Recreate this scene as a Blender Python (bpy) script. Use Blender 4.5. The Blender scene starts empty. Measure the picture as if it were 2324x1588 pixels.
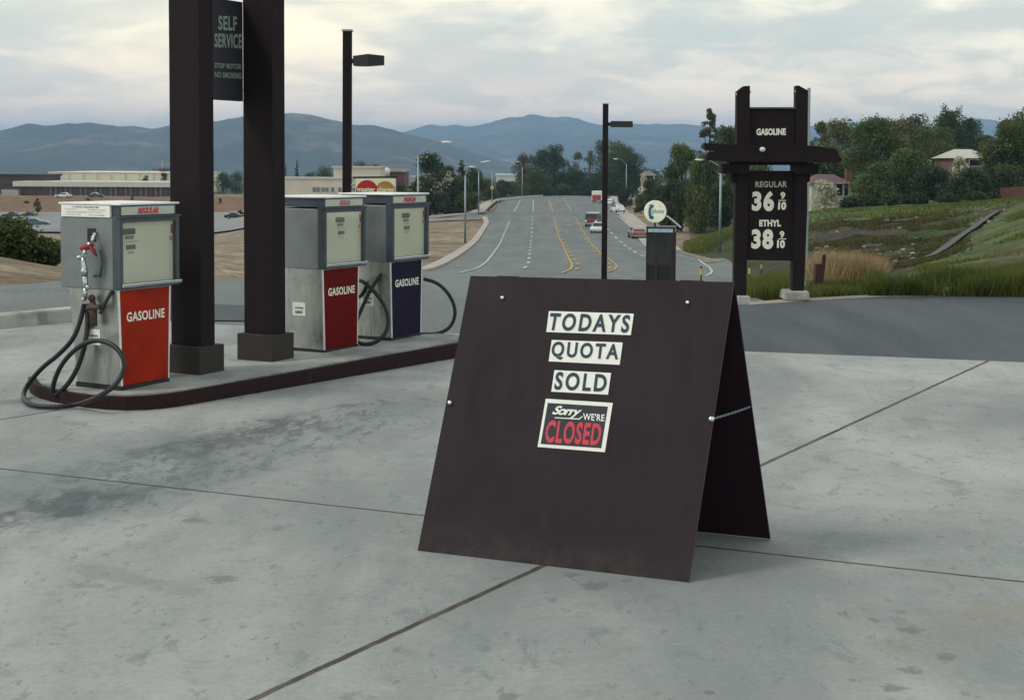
import bpy, math, random
import numpy as np
from mathutils import Vector, noise
R_ = math.radians
# ------------------------------------------------------------------ camera
FPX = 3228.; CX = 1162.; HC = 1.634; PIT = R_(3.4); ROL = R_(.35); YH = 372.
CY = YH + FPX*math.tan(PIT)
F = np.array([0, math.cos(PIT), -math.sin(PIT)])
U0 = np.array([0, math.sin(PIT), math.cos(PIT)]); R0 = np.array([1., 0, 0])
RR = math.cos(ROL)*R0 + math.sin(ROL)*U0
UU = math.cos(ROL)*U0 - math.sin(ROL)*R0
CAM = np.array([0, 0, HC])
scene = bpy.context.scene
col = scene.collection
cd = bpy.data.cameras.new('camera'); cam = bpy.data.objects.new('camera', cd); col.objects.link(cam)
from mathutils import Matrix
m4 = Matrix.Identity(4)
for i in range(3):
    m4[i][0] = RR[i]; m4[i][1] = UU[i]; m4[i][2] = -F[i]; m4[i][3] = CAM[i]
cam.matrix_world = m4
cd.sensor_width = 36; cd.lens = 36*FPX/2324; cd.shift_y = -(794-CY)/2324
cd.clip_start = .1; cd.clip_end = 40000
scene.camera = cam
# ------------------------------------------------------------------ world + sun
SUN_AZ = R_(-108); SUN_EL = R_(47)
world = bpy.data.worlds.new('World'); scene.world = world; world.use_nodes = True
wt = world.node_tree; wt.nodes.clear()
class NT:
    def __init__(s, t): s.t = t
    def n(s, typ, **kw):
        nd = s.t.nodes.new(typ)
        for k, v in kw.items():
            if k.startswith('i_'):
                nd.inputs[int(k[2:])].default_value = v
            else: setattr(nd, k, v)
        return nd
    def l(s, a, b): s.t.links.new(a, b)
    def math(s, op, a, b=None, clamp=False):
        nd = s.n('ShaderNodeMath', operation=op, use_clamp=clamp)
        for i, x in enumerate((a, b)):
            if x is None: continue
            if isinstance(x, (int, float)): nd.inputs[i].default_value = x
            else: s.l(x, nd.inputs[i])
        return nd.outputs[0]
    def mix(s, fac, a, b, typ='MIX'):
        nd = s.n('ShaderNodeMix', data_type='RGBA', blend_type=typ)
        for sock, x in ((nd.inputs[0], fac), (nd.inputs[6], a), (nd.inputs[7], b)):
            if isinstance(x, (int, float)): sock.default_value = x
            elif isinstance(x, (tuple, list)): sock.default_value = (*x[:3], 1)
            else: s.l(x, sock)
        return nd.outputs[2]
    def noise(s, vec, scale, detail=4, rough=.55, dist=0):
        nd = s.n('ShaderNodeTexNoise'); nd.inputs['Scale'].default_value = scale
        nd.inputs['Detail'].default_value = detail; nd.inputs['Roughness'].default_value = rough
        nd.inputs['Distortion'].default_value = dist
        if vec is not None: s.l(vec, nd.inputs['Vector'])
        return nd.outputs[0]
    def mr(s, v, a, b, c=0., d=1., smooth=True):
        nd = s.n('ShaderNodeMapRange', interpolation_type='SMOOTHSTEP' if smooth else 'LINEAR')
        s.l(v, nd.inputs[0])
        for i, x in enumerate((a, b, c, d)): nd.inputs[i+1].default_value = x
        return nd.outputs[0]
    def dot(s, v, d):
        nd = s.n('ShaderNodeVectorMath', operation='DOT_PRODUCT'); s.l(v, nd.inputs[0]); nd.inputs[1].default_value = d
        return nd.outputs['Value']
w = NT(wt)
sky = w.n('ShaderNodeTexSky', sky_type='NISHITA', sun_disc=False, sun_elevation=SUN_EL, sun_rotation=SUN_AZ)
tc = w.n('ShaderNodeTexCoord')
dv = tc.outputs['Generated']
sx = w.n('ShaderNodeSeparateXYZ'); w.l(dv, sx.inputs[0])
zc = w.math('MAXIMUM', sx.outputs[2], 0.0)
den = w.math('ADD', zc, .22)
cbx = w.n('ShaderNodeCombineXYZ'); w.l(w.math('DIVIDE', sx.outputs[0], den), cbx.inputs[0]); w.l(w.math('MULTIPLY', w.math('DIVIDE', sx.outputs[1], den), 1.05), cbx.inputs[1])
pv = cbx.outputs[0]
n1 = w.noise(pv, 1.5, 6, .5, .4)
n2 = w.noise(pv, 4.5, 7, .55, .5)
n3 = w.noise(pv, .8, 4, .5, .3)
cl = w.mr(w.math('ADD', w.math('MULTIPLY', n1, .62), w.math('MULTIPLY', n2, .38)), .42, .60)
glow = w.mr(w.dot(dv, (-math.sin(R_(11))*.97, math.cos(R_(11))*.97, .17)), .965, .998)
right = w.mr(sx.outputs[0], -.1, .4)
base = w.mix(cl, (6.6, 6.7, 5.8), (11.6, 10.4, 7.8))
base = w.mix(w.math('MULTIPLY', glow, w.mr(n1, .35, .6, .35, 1)), base, (16., 13., 8.))
base = w.mix(w.math('MULTIPLY', right, w.mr(n3, .42, .6, .0, .7)), base, (5.1, 5.5, 5.3))
hz = w.mr(zc, .01, .10, 1, 0)
base = w.mix(w.math('MULTIPLY', hz, w.mr(n2, .40, .60, .5, .95)), base, (14.4, 10.9, 7.9))
top = w.mr(zc, .2, .6)
base = w.mix(top, base, (4.3, 4.7, 4.7))
skyc = w.mix(.94, sky.outputs[0], base)
bg = w.n('ShaderNodeBackground'); w.l(skyc, bg.inputs[0]); bg.inputs[1].default_value = .14
wo = w.n('ShaderNodeOutputWorld'); w.l(bg.outputs[0], wo.inputs[0])
sd = bpy.data.lights.new('sun', 'SUN'); sd.energy = 1.35; sd.angle = R_(13); sd.color = (1, .95, .86)
so = bpy.data.objects.new('sun', sd); col.objects.link(so)
sdir = Vector((math.sin(SUN_AZ)*math.cos(SUN_EL), math.cos(SUN_AZ)*math.cos(SUN_EL), math.sin(SUN_EL)))
so.rotation_euler = sdir.to_track_quat('Z', 'Y').to_euler()
vs = scene.view_settings
vs.view_transform = 'Standard'; vs.look = 'None'; vs.gamma = 1; vs.exposure = 0.0; vs.use_curve_mapping = False
scene.cycles.volume_bounces = 1
scene.cycles.use_denoising = True
rng = np.random.default_rng(7); random.seed(7)
# ------------------------------------------------------------------ photo geometry -> world
def ray(x, y): return F + RR*((x-CX)/FPX) - UU*((y-CY)/FPX)
def G(x, y, z=0.):
    r = ray(x, y); return CAM + r*((z-HC)/r[2])
def D(x, y, Y):
    r = ray(x, y); return CAM + r*(Y/r[1])
def PL(x, y, p0, n):
    r = ray(x, y); return CAM + r*(((np.array(p0)-CAM) @ n)/(r @ n))
def zm(ox, oy, s):                       # coordinates read in an enlarged crop
    return lambda x, y: ((ox+x*s)/1.1015, (oy+y*s)/1.1015)
Z1 = zm(0, 440, .3903); Z2 = zm(0, 700, .2266); Z3 = zm(650, 420, .3337); Z4 = zm(1000, 250, .3012)
Z5 = zm(1350, 420, .13857); Z7 = zm(1580, 480, .1763); Z8 = zm(1040, 350, .13853); ZB = zm(1040, 660, .5163)
ZS = zm(1740, 300, .2896); ZL = zm(1300, 740, .2644); ZR = zm(2040, 450, .22375); Z6 = zm(1960, 200, .3778)
# ------------------------------------------------------------------ materials
def mat(name, rgb, rough=.8, metal=0., var=.12, scale=6., bump=0., rgb2=None, sc2=1., thr=(.45, .6), spec=.5, coat=0., objsp=True, emit=None):
    m = bpy.data.materials.new(name); m.use_nodes = True
    t = NT(m.node_tree); p = m.node_tree.nodes['Principled BSDF']
    g = t.n('ShaderNodeNewGeometry')
    vec = g.outputs['Position']
    c = tuple(rgb)
    nn = t.noise(vec, scale, 5, .6)
    f = t.mr(nn, .3, .7, 1-var, 1+var)
    base = t.mix(1., c, (1, 1, 1), 'MULTIPLY')
    if rgb2: base = t.mix(t.mr(t.noise(vec, sc2, 6, .6, .3), *thr), base, rgb2)
    cb = t.n('ShaderNodeCombineColor')
    for i in range(3): t.l(f, cb.inputs[i])
    out = t.mix(1., base, cb.outputs[0], 'MULTIPLY')
    t.l(out, p.inputs['Base Color'])
    rr = t.mr(nn, .3, .7, max(.02, rough*.88), min(1, rough*1.12)); t.l(rr, p.inputs['Roughness'])
    p.inputs['Metallic'].default_value = metal
    p.inputs['Specular IOR Level'].default_value = spec
    p.inputs['Coat Weight'].default_value = coat
    if bump:
        b = t.n('ShaderNodeBump'); b.inputs['Strength'].default_value = bump; b.inputs['Distance'].default_value = .02
        t.l(nn, b.inputs['Height']); t.l(b.outputs[0], p.inputs['Normal'])
    if emit:
        p.inputs['Emission Color'].default_value = (*emit[:3], 1); p.inputs['Emission Strength'].default_value = emit[3]
    return m
def leafmat(name, rgb, rgb2, tr=.33):
    m = bpy.data.materials.new(name); m.use_nodes = True
    t = NT(m.node_tree); p = m.node_tree.nodes['Principled BSDF']
    a = t.n('ShaderNodeAttribute', attribute_name='tone')
    c = t.mix(a.outputs['Fac'], rgb, rgb2)
    t.l(c, p.inputs['Base Color']); p.inputs['Roughness'].default_value = .7; p.inputs['Specular IOR Level'].default_value = .25
    d = t.n('ShaderNodeBsdfTranslucent'); t.l(c, d.inputs[0])
    mx = t.n('ShaderNodeMixShader'); mx.inputs[0].default_value = tr
    t.l(p.outputs[0], mx.inputs[1]); t.l(d.outputs[0], mx.inputs[2])
    t.l(mx.outputs[0], m.node_tree.nodes['Material Output'].inputs[0])
    return m
M = {}
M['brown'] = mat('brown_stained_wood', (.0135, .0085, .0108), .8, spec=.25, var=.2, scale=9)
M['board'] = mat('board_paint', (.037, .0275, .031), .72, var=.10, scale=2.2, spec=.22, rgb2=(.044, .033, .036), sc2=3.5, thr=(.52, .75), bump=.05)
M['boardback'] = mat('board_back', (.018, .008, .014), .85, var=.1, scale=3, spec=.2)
M['edge'] = mat('plywood_edge', (.10, .035, .022), .8)
M['kerbpaint'] = mat('kerb_paint', (.026, .012, .014), .75, spec=.2, var=.25, scale=14, rgb2=(.05, .03, .03), sc2=6, thr=(.58, .7))
M['white'] = mat('white_paint', (.78, .78, .73), .5, var=.04)
M['card'] = mat('white_card', (.88, .89, .83), .55, var=.04, scale=20)
M['navy'] = mat('blue_black_ink', (.018, .045, .065), .6, var=.3, scale=40)
M['darknavy'] = mat('dark_ink', (.016, .022, .032), .5)
M['redink'] = mat('red_ink', (.62, .045, .075), .5, var=.1, scale=30)
M['orange'] = mat('orange_red_enamel', (.33, .019, .002), .5, var=.16, scale=5, spec=.14)
M['red'] = mat('crimson_enamel', (.13, .001, .002), .5, var=.10, scale=4, spec=.12)
M['blue'] = mat('navy_enamel', (.010, .007, .030), .5, var=.10, scale=4, spec=.15)
M['steel'] = mat('brushed_steel', (.44, .46, .42), .30, .85, var=.06, scale=3, rgb2=(.37, .375, .33), sc2=4, thr=(.5, 1.0))
def steelmat():
    m = bpy.data.materials.new('stainless_sheet'); m.use_nodes = True; t = NT(m.node_tree); p = m.node_tree.nodes['Principled BSDF']
    g = t.n('ShaderNodeNewGeometry'); P_ = g.outputs['Position']; mp = t.n('ShaderNodeMapping'); t.l(P_, mp.inputs[0]); mp.inputs['Scale'].default_value = (1, 1, .10)
    st = t.noise(mp.outputs[0], 16, 6, .65); bl = t.noise(P_, 3.2, 6, .65, .6); br = t.noise(mp.outputs[0], 9, 5, .7)
    c = t.mix(t.mr(st, .3, .7), (.46, .48, .45), (.60, .62, .58)); c = t.mix(t.mr(bl, .48, .7, 0, .6), c, (.33, .34, .31))
    sp = t.n('ShaderNodeSeparateXYZ'); t.l(P_, sp.inputs[0])
    c = t.mix(t.math('MULTIPLY', t.mr(sp.outputs[2], .1, .6, 1, .15), t.mr(br, .52, .68, 0, .65)), c, (.17, .12, .07))
    t.l(c, p.inputs['Base Color']); p.inputs['Metallic'].default_value = .92; t.l(t.mr(bl, .3, .7, .20, .42), p.inputs['Roughness'])
    b = t.n('ShaderNodeBump'); b.inputs['Strength'].default_value = .15; b.inputs['Distance'].default_value = .01; t.l(t.noise(P_, 2.2, 3), b.inputs['Height']); t.l(b.outputs[0], p.inputs['Normal'])
    return m
M['steel'] = steelmat()
M['steel2'] = mat('dull_sheet_metal', (.22, .25, .26), .5, .5, var=.10, scale=8)
M['frame'] = mat('grey_metal_frame', (.075, .095, .115), .5, .4, var=.15)
M['chrome'] = mat('chrome', (.82, .85, .86), .14, 1., var=.04)
M['nozzle'] = mat('worn_chrome', (.50, .53, .55), .28, .95, var=.2, scale=30)
M['capm'] = mat('bright_metal_cap', (.80, .84, .84), .35, .3, var=.06, scale=12)
M['black'] = mat('black_metal', (.012, .013, .016), .5, var=.2)
M['rubber'] = mat('hose_rubber', (.010, .011, .017), .48, var=.2, scale=20)
M['dial'] = mat('cream_dial', (.70, .685, .56), .45, var=.05, scale=2)
M['band'] = mat('cream_panel', (.56, .60, .50), .5, var=.06)
M['pink'] = mat('pink_sticker', (.55, .20, .18), .6)
M['reds'] = mat('red_sticker', (.30, .018, .02), .6)
M['signw'] = mat('sign_letters', (.84, .85, .73), .5, var=.12, scale=40)
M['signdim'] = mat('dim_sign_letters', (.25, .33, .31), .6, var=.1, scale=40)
M['cream'] = mat('cream_sign', (.78, .74, .56), .5, var=.04)
M['logored'] = mat('logo_red', (.40, .012, .010), .45)
M['ochre'] = mat('logo_ochre', (.40, .22, .055), .5)
M['kerb'] = mat('kerb_concrete', (.42, .43, .40), .85, var=.15, scale=5, rgb2=(.28, .27, .24), sc2=3)
M['conc2'] = mat('sidewalk_concrete', (.42, .37, .33), .9, var=.15, scale=.8)
M['galv'] = mat('galvanised_steel', (.28, .36, .38), .5, .5, var=.08)
M['lamphead'] = mat('lamp_head', (.72, .74, .72), .4, var=.05)
M['yellow'] = mat('road_yellow', (.48, .30, .10), .8, var=.2, scale=1.5)
M['wline'] = mat('road_white', (.46, .48, .42), .8, var=.2, scale=1.5)
M['wood'] = mat('weathered_post', (.045, .022, .018), .85, var=.25, scale=9)
M['bark'] = mat('bark', (.045, .036, .028), .9, var=.3, scale=3)
M['tyre'] = mat('tyre', (.012, .012, .014), .8)
M['glass'] = mat('car_glass', (.018, .024, .028), .12, spec=.6)
M['yel'] = mat('yellow_reflector', (.60, .48, .10), .6)
def boardmat():
    m = bpy.data.materials.new('painted_plywood'); m.use_nodes = True; t = NT(m.node_tree); p = m.node_tree.nodes['Principled BSDF']
    g = t.n('ShaderNodeNewGeometry'); P_ = g.outputs['Position']
    cx_ = t.n('ShaderNodeCombineXYZ'); t.l(t.math('MULTIPLY', t.dot(P_, (.93, -.37, 0)), 26), cx_.inputs[0]); t.l(t.math('MULTIPLY', t.dot(P_, (0, .3, .95)), 1.6), cx_.inputs[1])
    gr_ = t.noise(cx_.outputs[0], 1.4, 6, .65, .6); sc_ = t.noise(P_, 3.0, 8, .75, .6); dt = t.noise(P_, 7, 6, .7); sp = t.n('ShaderNodeSeparateXYZ'); t.l(P_, sp.inputs[0])
    c = t.mix(t.mr(gr_, .3, .7), (.024, .0172, .0215), (.028, .0205, .0248))
    c = t.mix(t.mr(sc_, .60, .72, 0, .25), c, (.046, .038, .041))
    c = t.mix(t.math('MULTIPLY', t.mr(sp.outputs[2], .0, .16, 1, 0), t.mr(dt, .35, .65, .0, .5)), c, (.075, .066, .060))
    sc2_ = t.noise(cx_.outputs[0], .35, 8, .8, 2.); c = t.mix(t.mr(sc2_, .71, .74, 0, .4), c, (.11, .10, .10))
    t.l(c, p.inputs['Base Color']); t.l(t.mr(sc_, .3, .7, .62, .8), p.inputs['Roughness']); p.inputs['Specular IOR Level'].default_value = .24
    b = t.n('ShaderNodeBump'); b.inputs['Strength'].default_value = .06; b.inputs['Distance'].default_value = .002; t.l(gr_, b.inputs['Height']); t.l(b.outputs[0], p.inputs['Normal'])
    return m
M['board'] = boardmat()
def glassmat():
    m = bpy.data.materials.new('clear_glass'); m.use_nodes = True
    t = NT(m.node_tree); nt = m.node_tree; nt.nodes.clear()
    tr = t.n('ShaderNodeBsdfTransparent'); tr.inputs[0].default_value = (.98, .99, .98, 1)
    gl = t.n('ShaderNodeBsdfGlossy'); gl.inputs[1].default_value = .05; gl.inputs[0].default_value = (.9, .95, .95, 1)
    fr = t.n('ShaderNodeLayerWeight'); fr.inputs[0].default_value = .5; fq = t.math('ADD', t.math('MULTIPLY', t.math('POWER', fr.outputs['Facing'], 3.), .6), .05)
    mx = t.n('ShaderNodeMixShader'); t.l(fq, mx.inputs[0])
    t.l(tr.outputs[0], mx.inputs[1]); t.l(gl.outputs[0], mx.inputs[2])
    o = t.n('ShaderNodeOutputMaterial'); t.l(mx.outputs[0], o.inputs[0]); return m
M['pane'] = glassmat()
# ------------------------------------------------------------------ mesh helpers
Zv = np.array([0, 0, 1.])
def tag(o, label=None, cat=None, group=None, kind=None):
    if label: o['label'] = label
    if cat: o['category'] = cat
    if group: o['group'] = group
    if kind: o['kind'] = kind
    return o
def empty(name, loc, label, cat, group=None):
    o = bpy.data.objects.new(name, None); o.location = [float(a) for a in loc]; o.empty_display_size = .2
    col.objects.link(o); return tag(o, label, cat, group)
def org(parent):
    v = np.zeros(3)
    while parent is not None: v = v + np.array(parent.location); parent = parent.parent
    return v
class MB:
    def __init__(s): s.v = []; s.f = []; s.n = 0
    def add(s, vs, fs):
        for a in vs: s.v.append([float(q) for q in a])
        for a in fs: s.f.append([q+s.n for q in a])
        s.n += len(vs); return s
    def hexa(s, b, t):                    # bottom 4 + top 4 points
        return s.add(list(b)+list(t), [(3, 2, 1, 0), (4, 5, 6, 7), (0, 1, 5, 4), (1, 2, 6, 5), (2, 3, 7, 6), (3, 0, 4, 7)])
    def box(s, o, ax, ay, az, x, y, z):   # frame origin, axes, ranges
        P = lambda a, b, c: o+ax*a+ay*b+az*c
        return s.hexa([P(x[0], y[0], z[0]), P(x[1], y[0], z[0]), P(x[1], y[1], z[0]), P(x[0], y[1], z[0])],
                      [P(x[0], y[0], z[1]), P(x[1], y[0], z[1]), P(x[1], y[1], z[1]), P(x[0], y[1], z[1])])
    def slab(s, q, n, t):                 # quad of world points extruded back by t
        q = [np.array(a, float) for a in q]; b = [a-n*t for a in q]
        return s.hexa(b, q)
    def tube(s, pts, r, k=8, caps=True):
        pts = [np.array(p, float) for p in pts]; m = len(pts)
        rs = r if hasattr(r, '__len__') else [r]*m
        prev = None; base = s.n; vs = []; fs = []
        for i, p in enumerate(pts):
            t = pts[min(i+1, m-1)]-pts[max(i-1, 0)]; t = t/(np.linalg.norm(t)+1e-9)
            a = prev if prev is not None else (np.array([1., 0, 0]) if abs(t[0]) < .8 else np.array([0, 1., 0]))
            a = a - t*(a@t); a = a/(np.linalg.norm(a)+1e-9); prev = a; b = np.cross(t, a)
            for j in range(k):
                th = 2*math.pi*j/k; vs.append(p+(a*math.cos(th)+b*math.sin(th))*rs[i])
        for i in range(m-1):
            for j in range(k):
                fs.append((i*k+j, i*k+(j+1) % k, (i+1)*k+(j+1) % k, (i+1)*k+j))
        if caps: fs += [tuple(range(k))[::-1], tuple((m-1)*k+j for j in range(k))]
        return s.add(vs, fs)
    def disc(s, c, ax, ay, r, t, k=40):
        n = np.cross(ax, ay)
        return s.tube([c-n*t/2, c+n*t/2], r, k)
    def sphere(s, c, r, k=10, h=6, sc=(1, 1, 1)):
        vs = [c+np.array([0, 0, -r*sc[2]])]; fs = []
        for i in range(1, h):
            ph = math.pi*i/h-math.pi/2
            for j in range(k):
                th = 2*math.pi*j/k
                vs.append(c+np.array([math.cos(ph)*math.cos(th)*r*sc[0], math.cos(ph)*math.sin(th)*r*sc[1], math.sin(ph)*r*sc[2]]))
        vs.append(c+np.array([0, 0, r*sc[2]]))
        for j in range(k): fs.append((0, 1+(j+1) % k, 1+j))
        for i in range(h-2):
            for j in range(k): fs.append((1+i*k+j, 1+i*k+(j+1) % k, 1+(i+1)*k+(j+1) % k, 1+(i+1)*k+j))
        L = len(vs)-1
        for j in range(k): fs.append((L, L-k+j, L-k+(j+1) % k))
        return s.add(vs, fs)
    def build(s, name, m, parent=None, bevel=0., smooth=False):
        o0 = org(parent)
        me = bpy.data.meshes.new(name)
        me.from_pydata([(a[0]-o0[0], a[1]-o0[1], a[2]-o0[2]) for a in s.v], [], s.f); me.validate()
        me.materials.append(m)
        o = bpy.data.objects.new(name, me); col.objects.link(o)
        if parent is not None: o.parent = parent
        if smooth:
            for p in me.polygons: p.use_smooth = True
        if bevel:
            b = o.modifiers.new('bevel', 'BEVEL'); b.width = bevel; b.segments = 2; b.limit_method = 'ANGLE'
        return o
def npmesh(name, V, Fc, m, parent=None, tone=None, smooth=False, colr=None):
    o0 = org(parent); V = np.asarray(V, float)-o0; Fc = np.asarray(Fc)
    me = bpy.data.meshes.new(name); k = Fc.shape[1]
    me.vertices.add(len(V)); me.vertices.foreach_set('co', V.ravel())
    me.loops.add(Fc.size); me.loops.foreach_set('vertex_index', Fc.ravel().astype(np.int32))
    me.polygons.add(len(Fc)); me.polygons.foreach_set('loop_start', np.arange(0, Fc.size, k, dtype=np.int32))
    me.polygons.foreach_set('loop_total', np.full(len(Fc), k, dtype=np.int32))
    if smooth: me.polygons.foreach_set('use_smooth', np.ones(len(Fc), dtype=bool))
    me.update(calc_edges=True)
    if tone is not None:
        a = me.attributes.new('tone', 'FLOAT', 'POINT'); a.data.foreach_set('value', np.asarray(tone, float))
    if colr is not None:
        a = me.attributes.new('ground', 'FLOAT_COLOR', 'POINT'); a.data.foreach_set('color', np.asarray(colr, float).ravel())
    me.materials.append(m)
    o = bpy.data.objects.new(name, me); col.objects.link(o)
    if parent is not None: o.parent = parent
    return o
TXT = {}
def glyphs(text, bold=.02, space=1.):
    key = (text, bold, space)
    if key in TXT: return TXT[key]
    cu = bpy.data.curves.new('t', 'FONT'); cu.body = text; cu.offset = bold; cu.space_character = space; cu.resolution_u = 4
    cu.align_x = 'LEFT'
    ob = bpy.data.objects.new('t', cu); col.objects.link(ob)
    dg = bpy.context.evaluated_depsgraph_get()
    me = bpy.data.meshes.new_from_object(ob.evaluated_get(dg))
    V = np.array([v.co[:2] for v in me.vertices]); Fs = [list(p.vertices) for p in me.polygons]
    bpy.data.objects.remove(ob); bpy.data.curves.remove(cu); bpy.data.meshes.remove(me)
    V = (V-V.min(0))/(V.max(0)-V.min(0)); TXT[key] = (V, Fs); return TXT[key]
def textw(name, text, Q, m, parent, nrm, bold=.02, off=.002, space=1., shear=0.):
    """lettering filling the world quad Q = TL, TR, BR, BL"""
    V, Fs = glyphs(text, bold, space); Q = [np.array(q, float) for q in Q]
    mb = MB(); vs = []
    for a, b in V:
        a2 = a*(1-shear)+shear*b
        top = Q[0]*(1-a2)+Q[1]*a2; bot = Q[3]*(1-a2)+Q[2]*a2
        vs.append(bot*(1-b)+top*b+nrm*off)
    mb.add(vs, Fs)
    return mb.build(name, m, parent)
def nrm(v): v = np.array(v, float); return v/np.linalg.norm(v)
def px_quad(pts, p0, n): return [PL(x, y, p0, n) for x, y in pts]
# ------------------------------------------------------------------ terrain function (thin plate spline in bearing, ln distance)
CP = []
def cp(x, y, Y): p = D(x, y, Y); CP.append((p[0]/Y, math.log(Y), p[2]))
def ct(t, Y, z): CP.append((t, math.log(Y), z))
for t in (-.9, -.5, -.36, -.2, 0, .2, .36, .6, .9):
    ct(t, 12, -.12); ct(t, 15.5, -.13)
PROF = [(20, -.35), (27, -1.0), (40, -2.05), (50, -2.6), (60, -3.1), (100, -5.1), (130, -6.3), (176, -7.6), (215, -7.8), (262, -7.75), (330, -7.95), (400, -8.1), (435, -8.25), (520, -11)]
for Y, z in PROF:
    for t in (-.13, -.05, .04, .11): ct(t, Y, z)
for t in (.15,):
    for Y, z in ((20, -.3), (30, -1.1), (60, -3.05), (100, -5.0)): ct(t, Y, z)
# left
for x, y, Y in ((0, 670, 18.6), (0, 652, 21), (0, 588, 31), (150, 662, 19), (150, 612, 31), (150, 640, 24), (-300, 560, 32), (300, 640, 26), (520, 640, 31), (520, 600, 60), (520, 572, 110),
                (0, 565, 140), (150, 562, 140), (0, 531, 235), (150, 531, 235), (520, 528, 235), (0, 505, 290), (150, 505, 290), (520, 503, 290), (0, 482, 350), (150, 482, 350), (520, 484, 345),
                (0, 447, 425), (200, 447, 425), (520, 447, 425), (-400, 447, 430), (-400, 510, 260), (-400, 600, 40), (700, 447, 430), (750, 500, 260), (750, 560, 120), (750, 610, 55), (900, 494, 262), (1000, 490, 268)):
    cp(x, y, Y)
# right
for x, y, Y in ((1840, 676, 18.3), (2100, 671, 18.3), (2324, 668, 18.3), (2700, 668, 18.3), (1840, 655, 21), (2324, 645, 21), (2050, 648, 22),
                (1850, 600, 62), (1850, 585, 72), (1850, 508, 92), (1980, 600, 62), (1980, 500, 88), (2105, 596, 52), (2105, 500, 84), (2200, 545, 62), (2265, 484, 78), (2324, 600, 36), (2324, 540, 46), (2324, 458, 76), (2500, 600, 32), (2500, 450, 75),
                (1850, 486, 150), (2100, 468, 140), (2300, 456, 120), (1850, 478, 215), (2100, 462, 215), (2300, 452, 200), (2500, 445, 180), (1960, 640, 30), (2150, 640, 28),
                (1760, 560, 118), (1760, 590, 80), (1668, 524, 142), (1750, 505, 150), (1606, 536, 178), (1640, 575, 128), (1560, 553, 168), (1500, 505, 240), (1440, 484, 300), (1600, 500, 260), (1700, 490, 260), (1900, 470, 300), (2300, 450, 300)):
    cp(x, y, Y)
for t in (-1.2, -.6, -.3, 0, .3, .6, 1.2):
    for Y, z in ((620, -12), (1200, -15), (3000, -25), (9500, -45)): ct(t, Y, z)
for t, s in ((-1.2, -1), (-.7, -1), (.7, 1), (1.2, 1)):
    for Y, z in ((30, -.6), (80, -3 if s < 0 else -1.0), (200, -8 if s < 0 else -2.5), (400, -9 if s < 0 else -5)): ct(t, Y, z)
CPA = np.array(CP); TS = np.array([4.0, 1.0])
def tps(r2): return .5*r2*np.log(r2+1e-12)
def fit():
    A = CPA[:, :2]*TS; n = len(A)
    K = tps(((A[:, None]-A[None])**2).sum(-1)) + np.eye(n)*2e-4
    P = np.hstack([np.ones((n, 1)), A]); S_ = np.zeros((n+3, n+3)); S_[:n, :n] = K; S_[:n, n:] = P; S_[n:, :n] = P.T
    return A, np.linalg.solve(S_, np.concatenate([CPA[:, 2], np.zeros(3)]))
TA, TW = fit()
def TZ(X, Y):
    X = np.atleast_1d(np.asarray(X, float)); Y = np.maximum(np.atleast_1d(np.asarray(Y, float)), 12.)
    q = np.stack([X/Y*TS[0], np.log(Y)*TS[1]], -1); out = np.zeros(q.shape[0])
    for i in range(0, len(q), 4000):
        qq = q[i:i+4000]; K = tps(((qq[:, None]-TA[None])**2).sum(-1))
        out[i:i+4000] = K @ TW[:-3] + TW[-3] + qq @ TW[-2:]
    near = np.clip((17.5-Y)/2., 0, 1); return out*(1-near)+np.minimum(out, -.12)*near
def tz(X, Y): return float(TZ([X], [Y])[0])
_Ys = np.geomspace(12, 900, 500)
def GT(x, y):                             # where the line of sight meets the terrain
    r = ray(x, y); P_ = CAM[None]+r[None]*(_Ys/r[1])[:, None]
    d = P_[:, 2]-TZ(P_[:, 0], P_[:, 1]); k = np.where(d < 0)[0]
    if len(k) == 0 or k[0] == 0: Y = _Ys[-1] if len(k) == 0 else 12.
    else:
        i = k[0]; Y = _Ys[i-1]+(_Ys[i]-_Ys[i-1])*d[i-1]/(d[i-1]-d[i])
    p = CAM+r*(Y/r[1]); p[2] = tz(p[0], p[1]); return p
# ------------------------------------------------------------------ ground sheet
tt = np.unique(np.concatenate([np.linspace(-1.6, -.42, 22), np.linspace(-.42, .44, 232), np.linspace(.44, 1.6, 22)]))
YY = np.concatenate([np.geomspace(12, 480, 250), np.geomspace(490, 26000, 60)])
T_, Y_ = np.meshgrid(tt, YY); Xg = T_*Y_
Zg = TZ(Xg.ravel(), Y_.ravel()).reshape(Xg.shape)
def nz(X, Y, s, o=0): return np.array([noise.fractal(Vector((a*s+o, b*s, 0)), 1., 2., 4) for a, b in zip(X.ravel(), Y.ravel())]).reshape(X.shape)
rough = nz(Xg, Y_, .35, 3)
amp = np.clip((Y_-20)/30, 0, 1)*np.clip((480-Y_)/100, 0, 1)
Zg = Zg+rough*.16*amp*np.clip((260-Y_)/120, .25, 1)
def region(x, y):                          # to photo coordinates for painting the ground's own colours
    v0 = Xg-CAM[0]; v1 = Y_-CAM[1]; v2 = Zg-CAM[2]
    d = v0*F[0]+v1*F[1]+v2*F[2]
    return CX+FPX*(v0*RR[0]+v1*RR[1]+v2*RR[2])/d, CY-FPX*(v0*UU[0]+v1*UU[1]+v2*UU[2])/d
gx, gy = region(0, 0)
def sm(a, lo, hi): q = np.clip((a-lo)/(hi-lo), 0, 1); return q*q*(3-2*q)
n_a = nz(Xg, Y_, .09, 11); n_b = nz(Xg, Y_, .5, 5)
tan = np.array([.30, .245, .18]); rust = np.array([.17, .105, .065]); grass = np.array([.050, .085, .028]); dark = np.array([.050, .048, .036]); dry = np.array([.30, .22, .13]); grey = np.array([.19, .18, .17]); dgreen = np.array([.03, .05, .022])
C_ = np.zeros(Xg.shape+(3,)); C_[:] = tan
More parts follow.
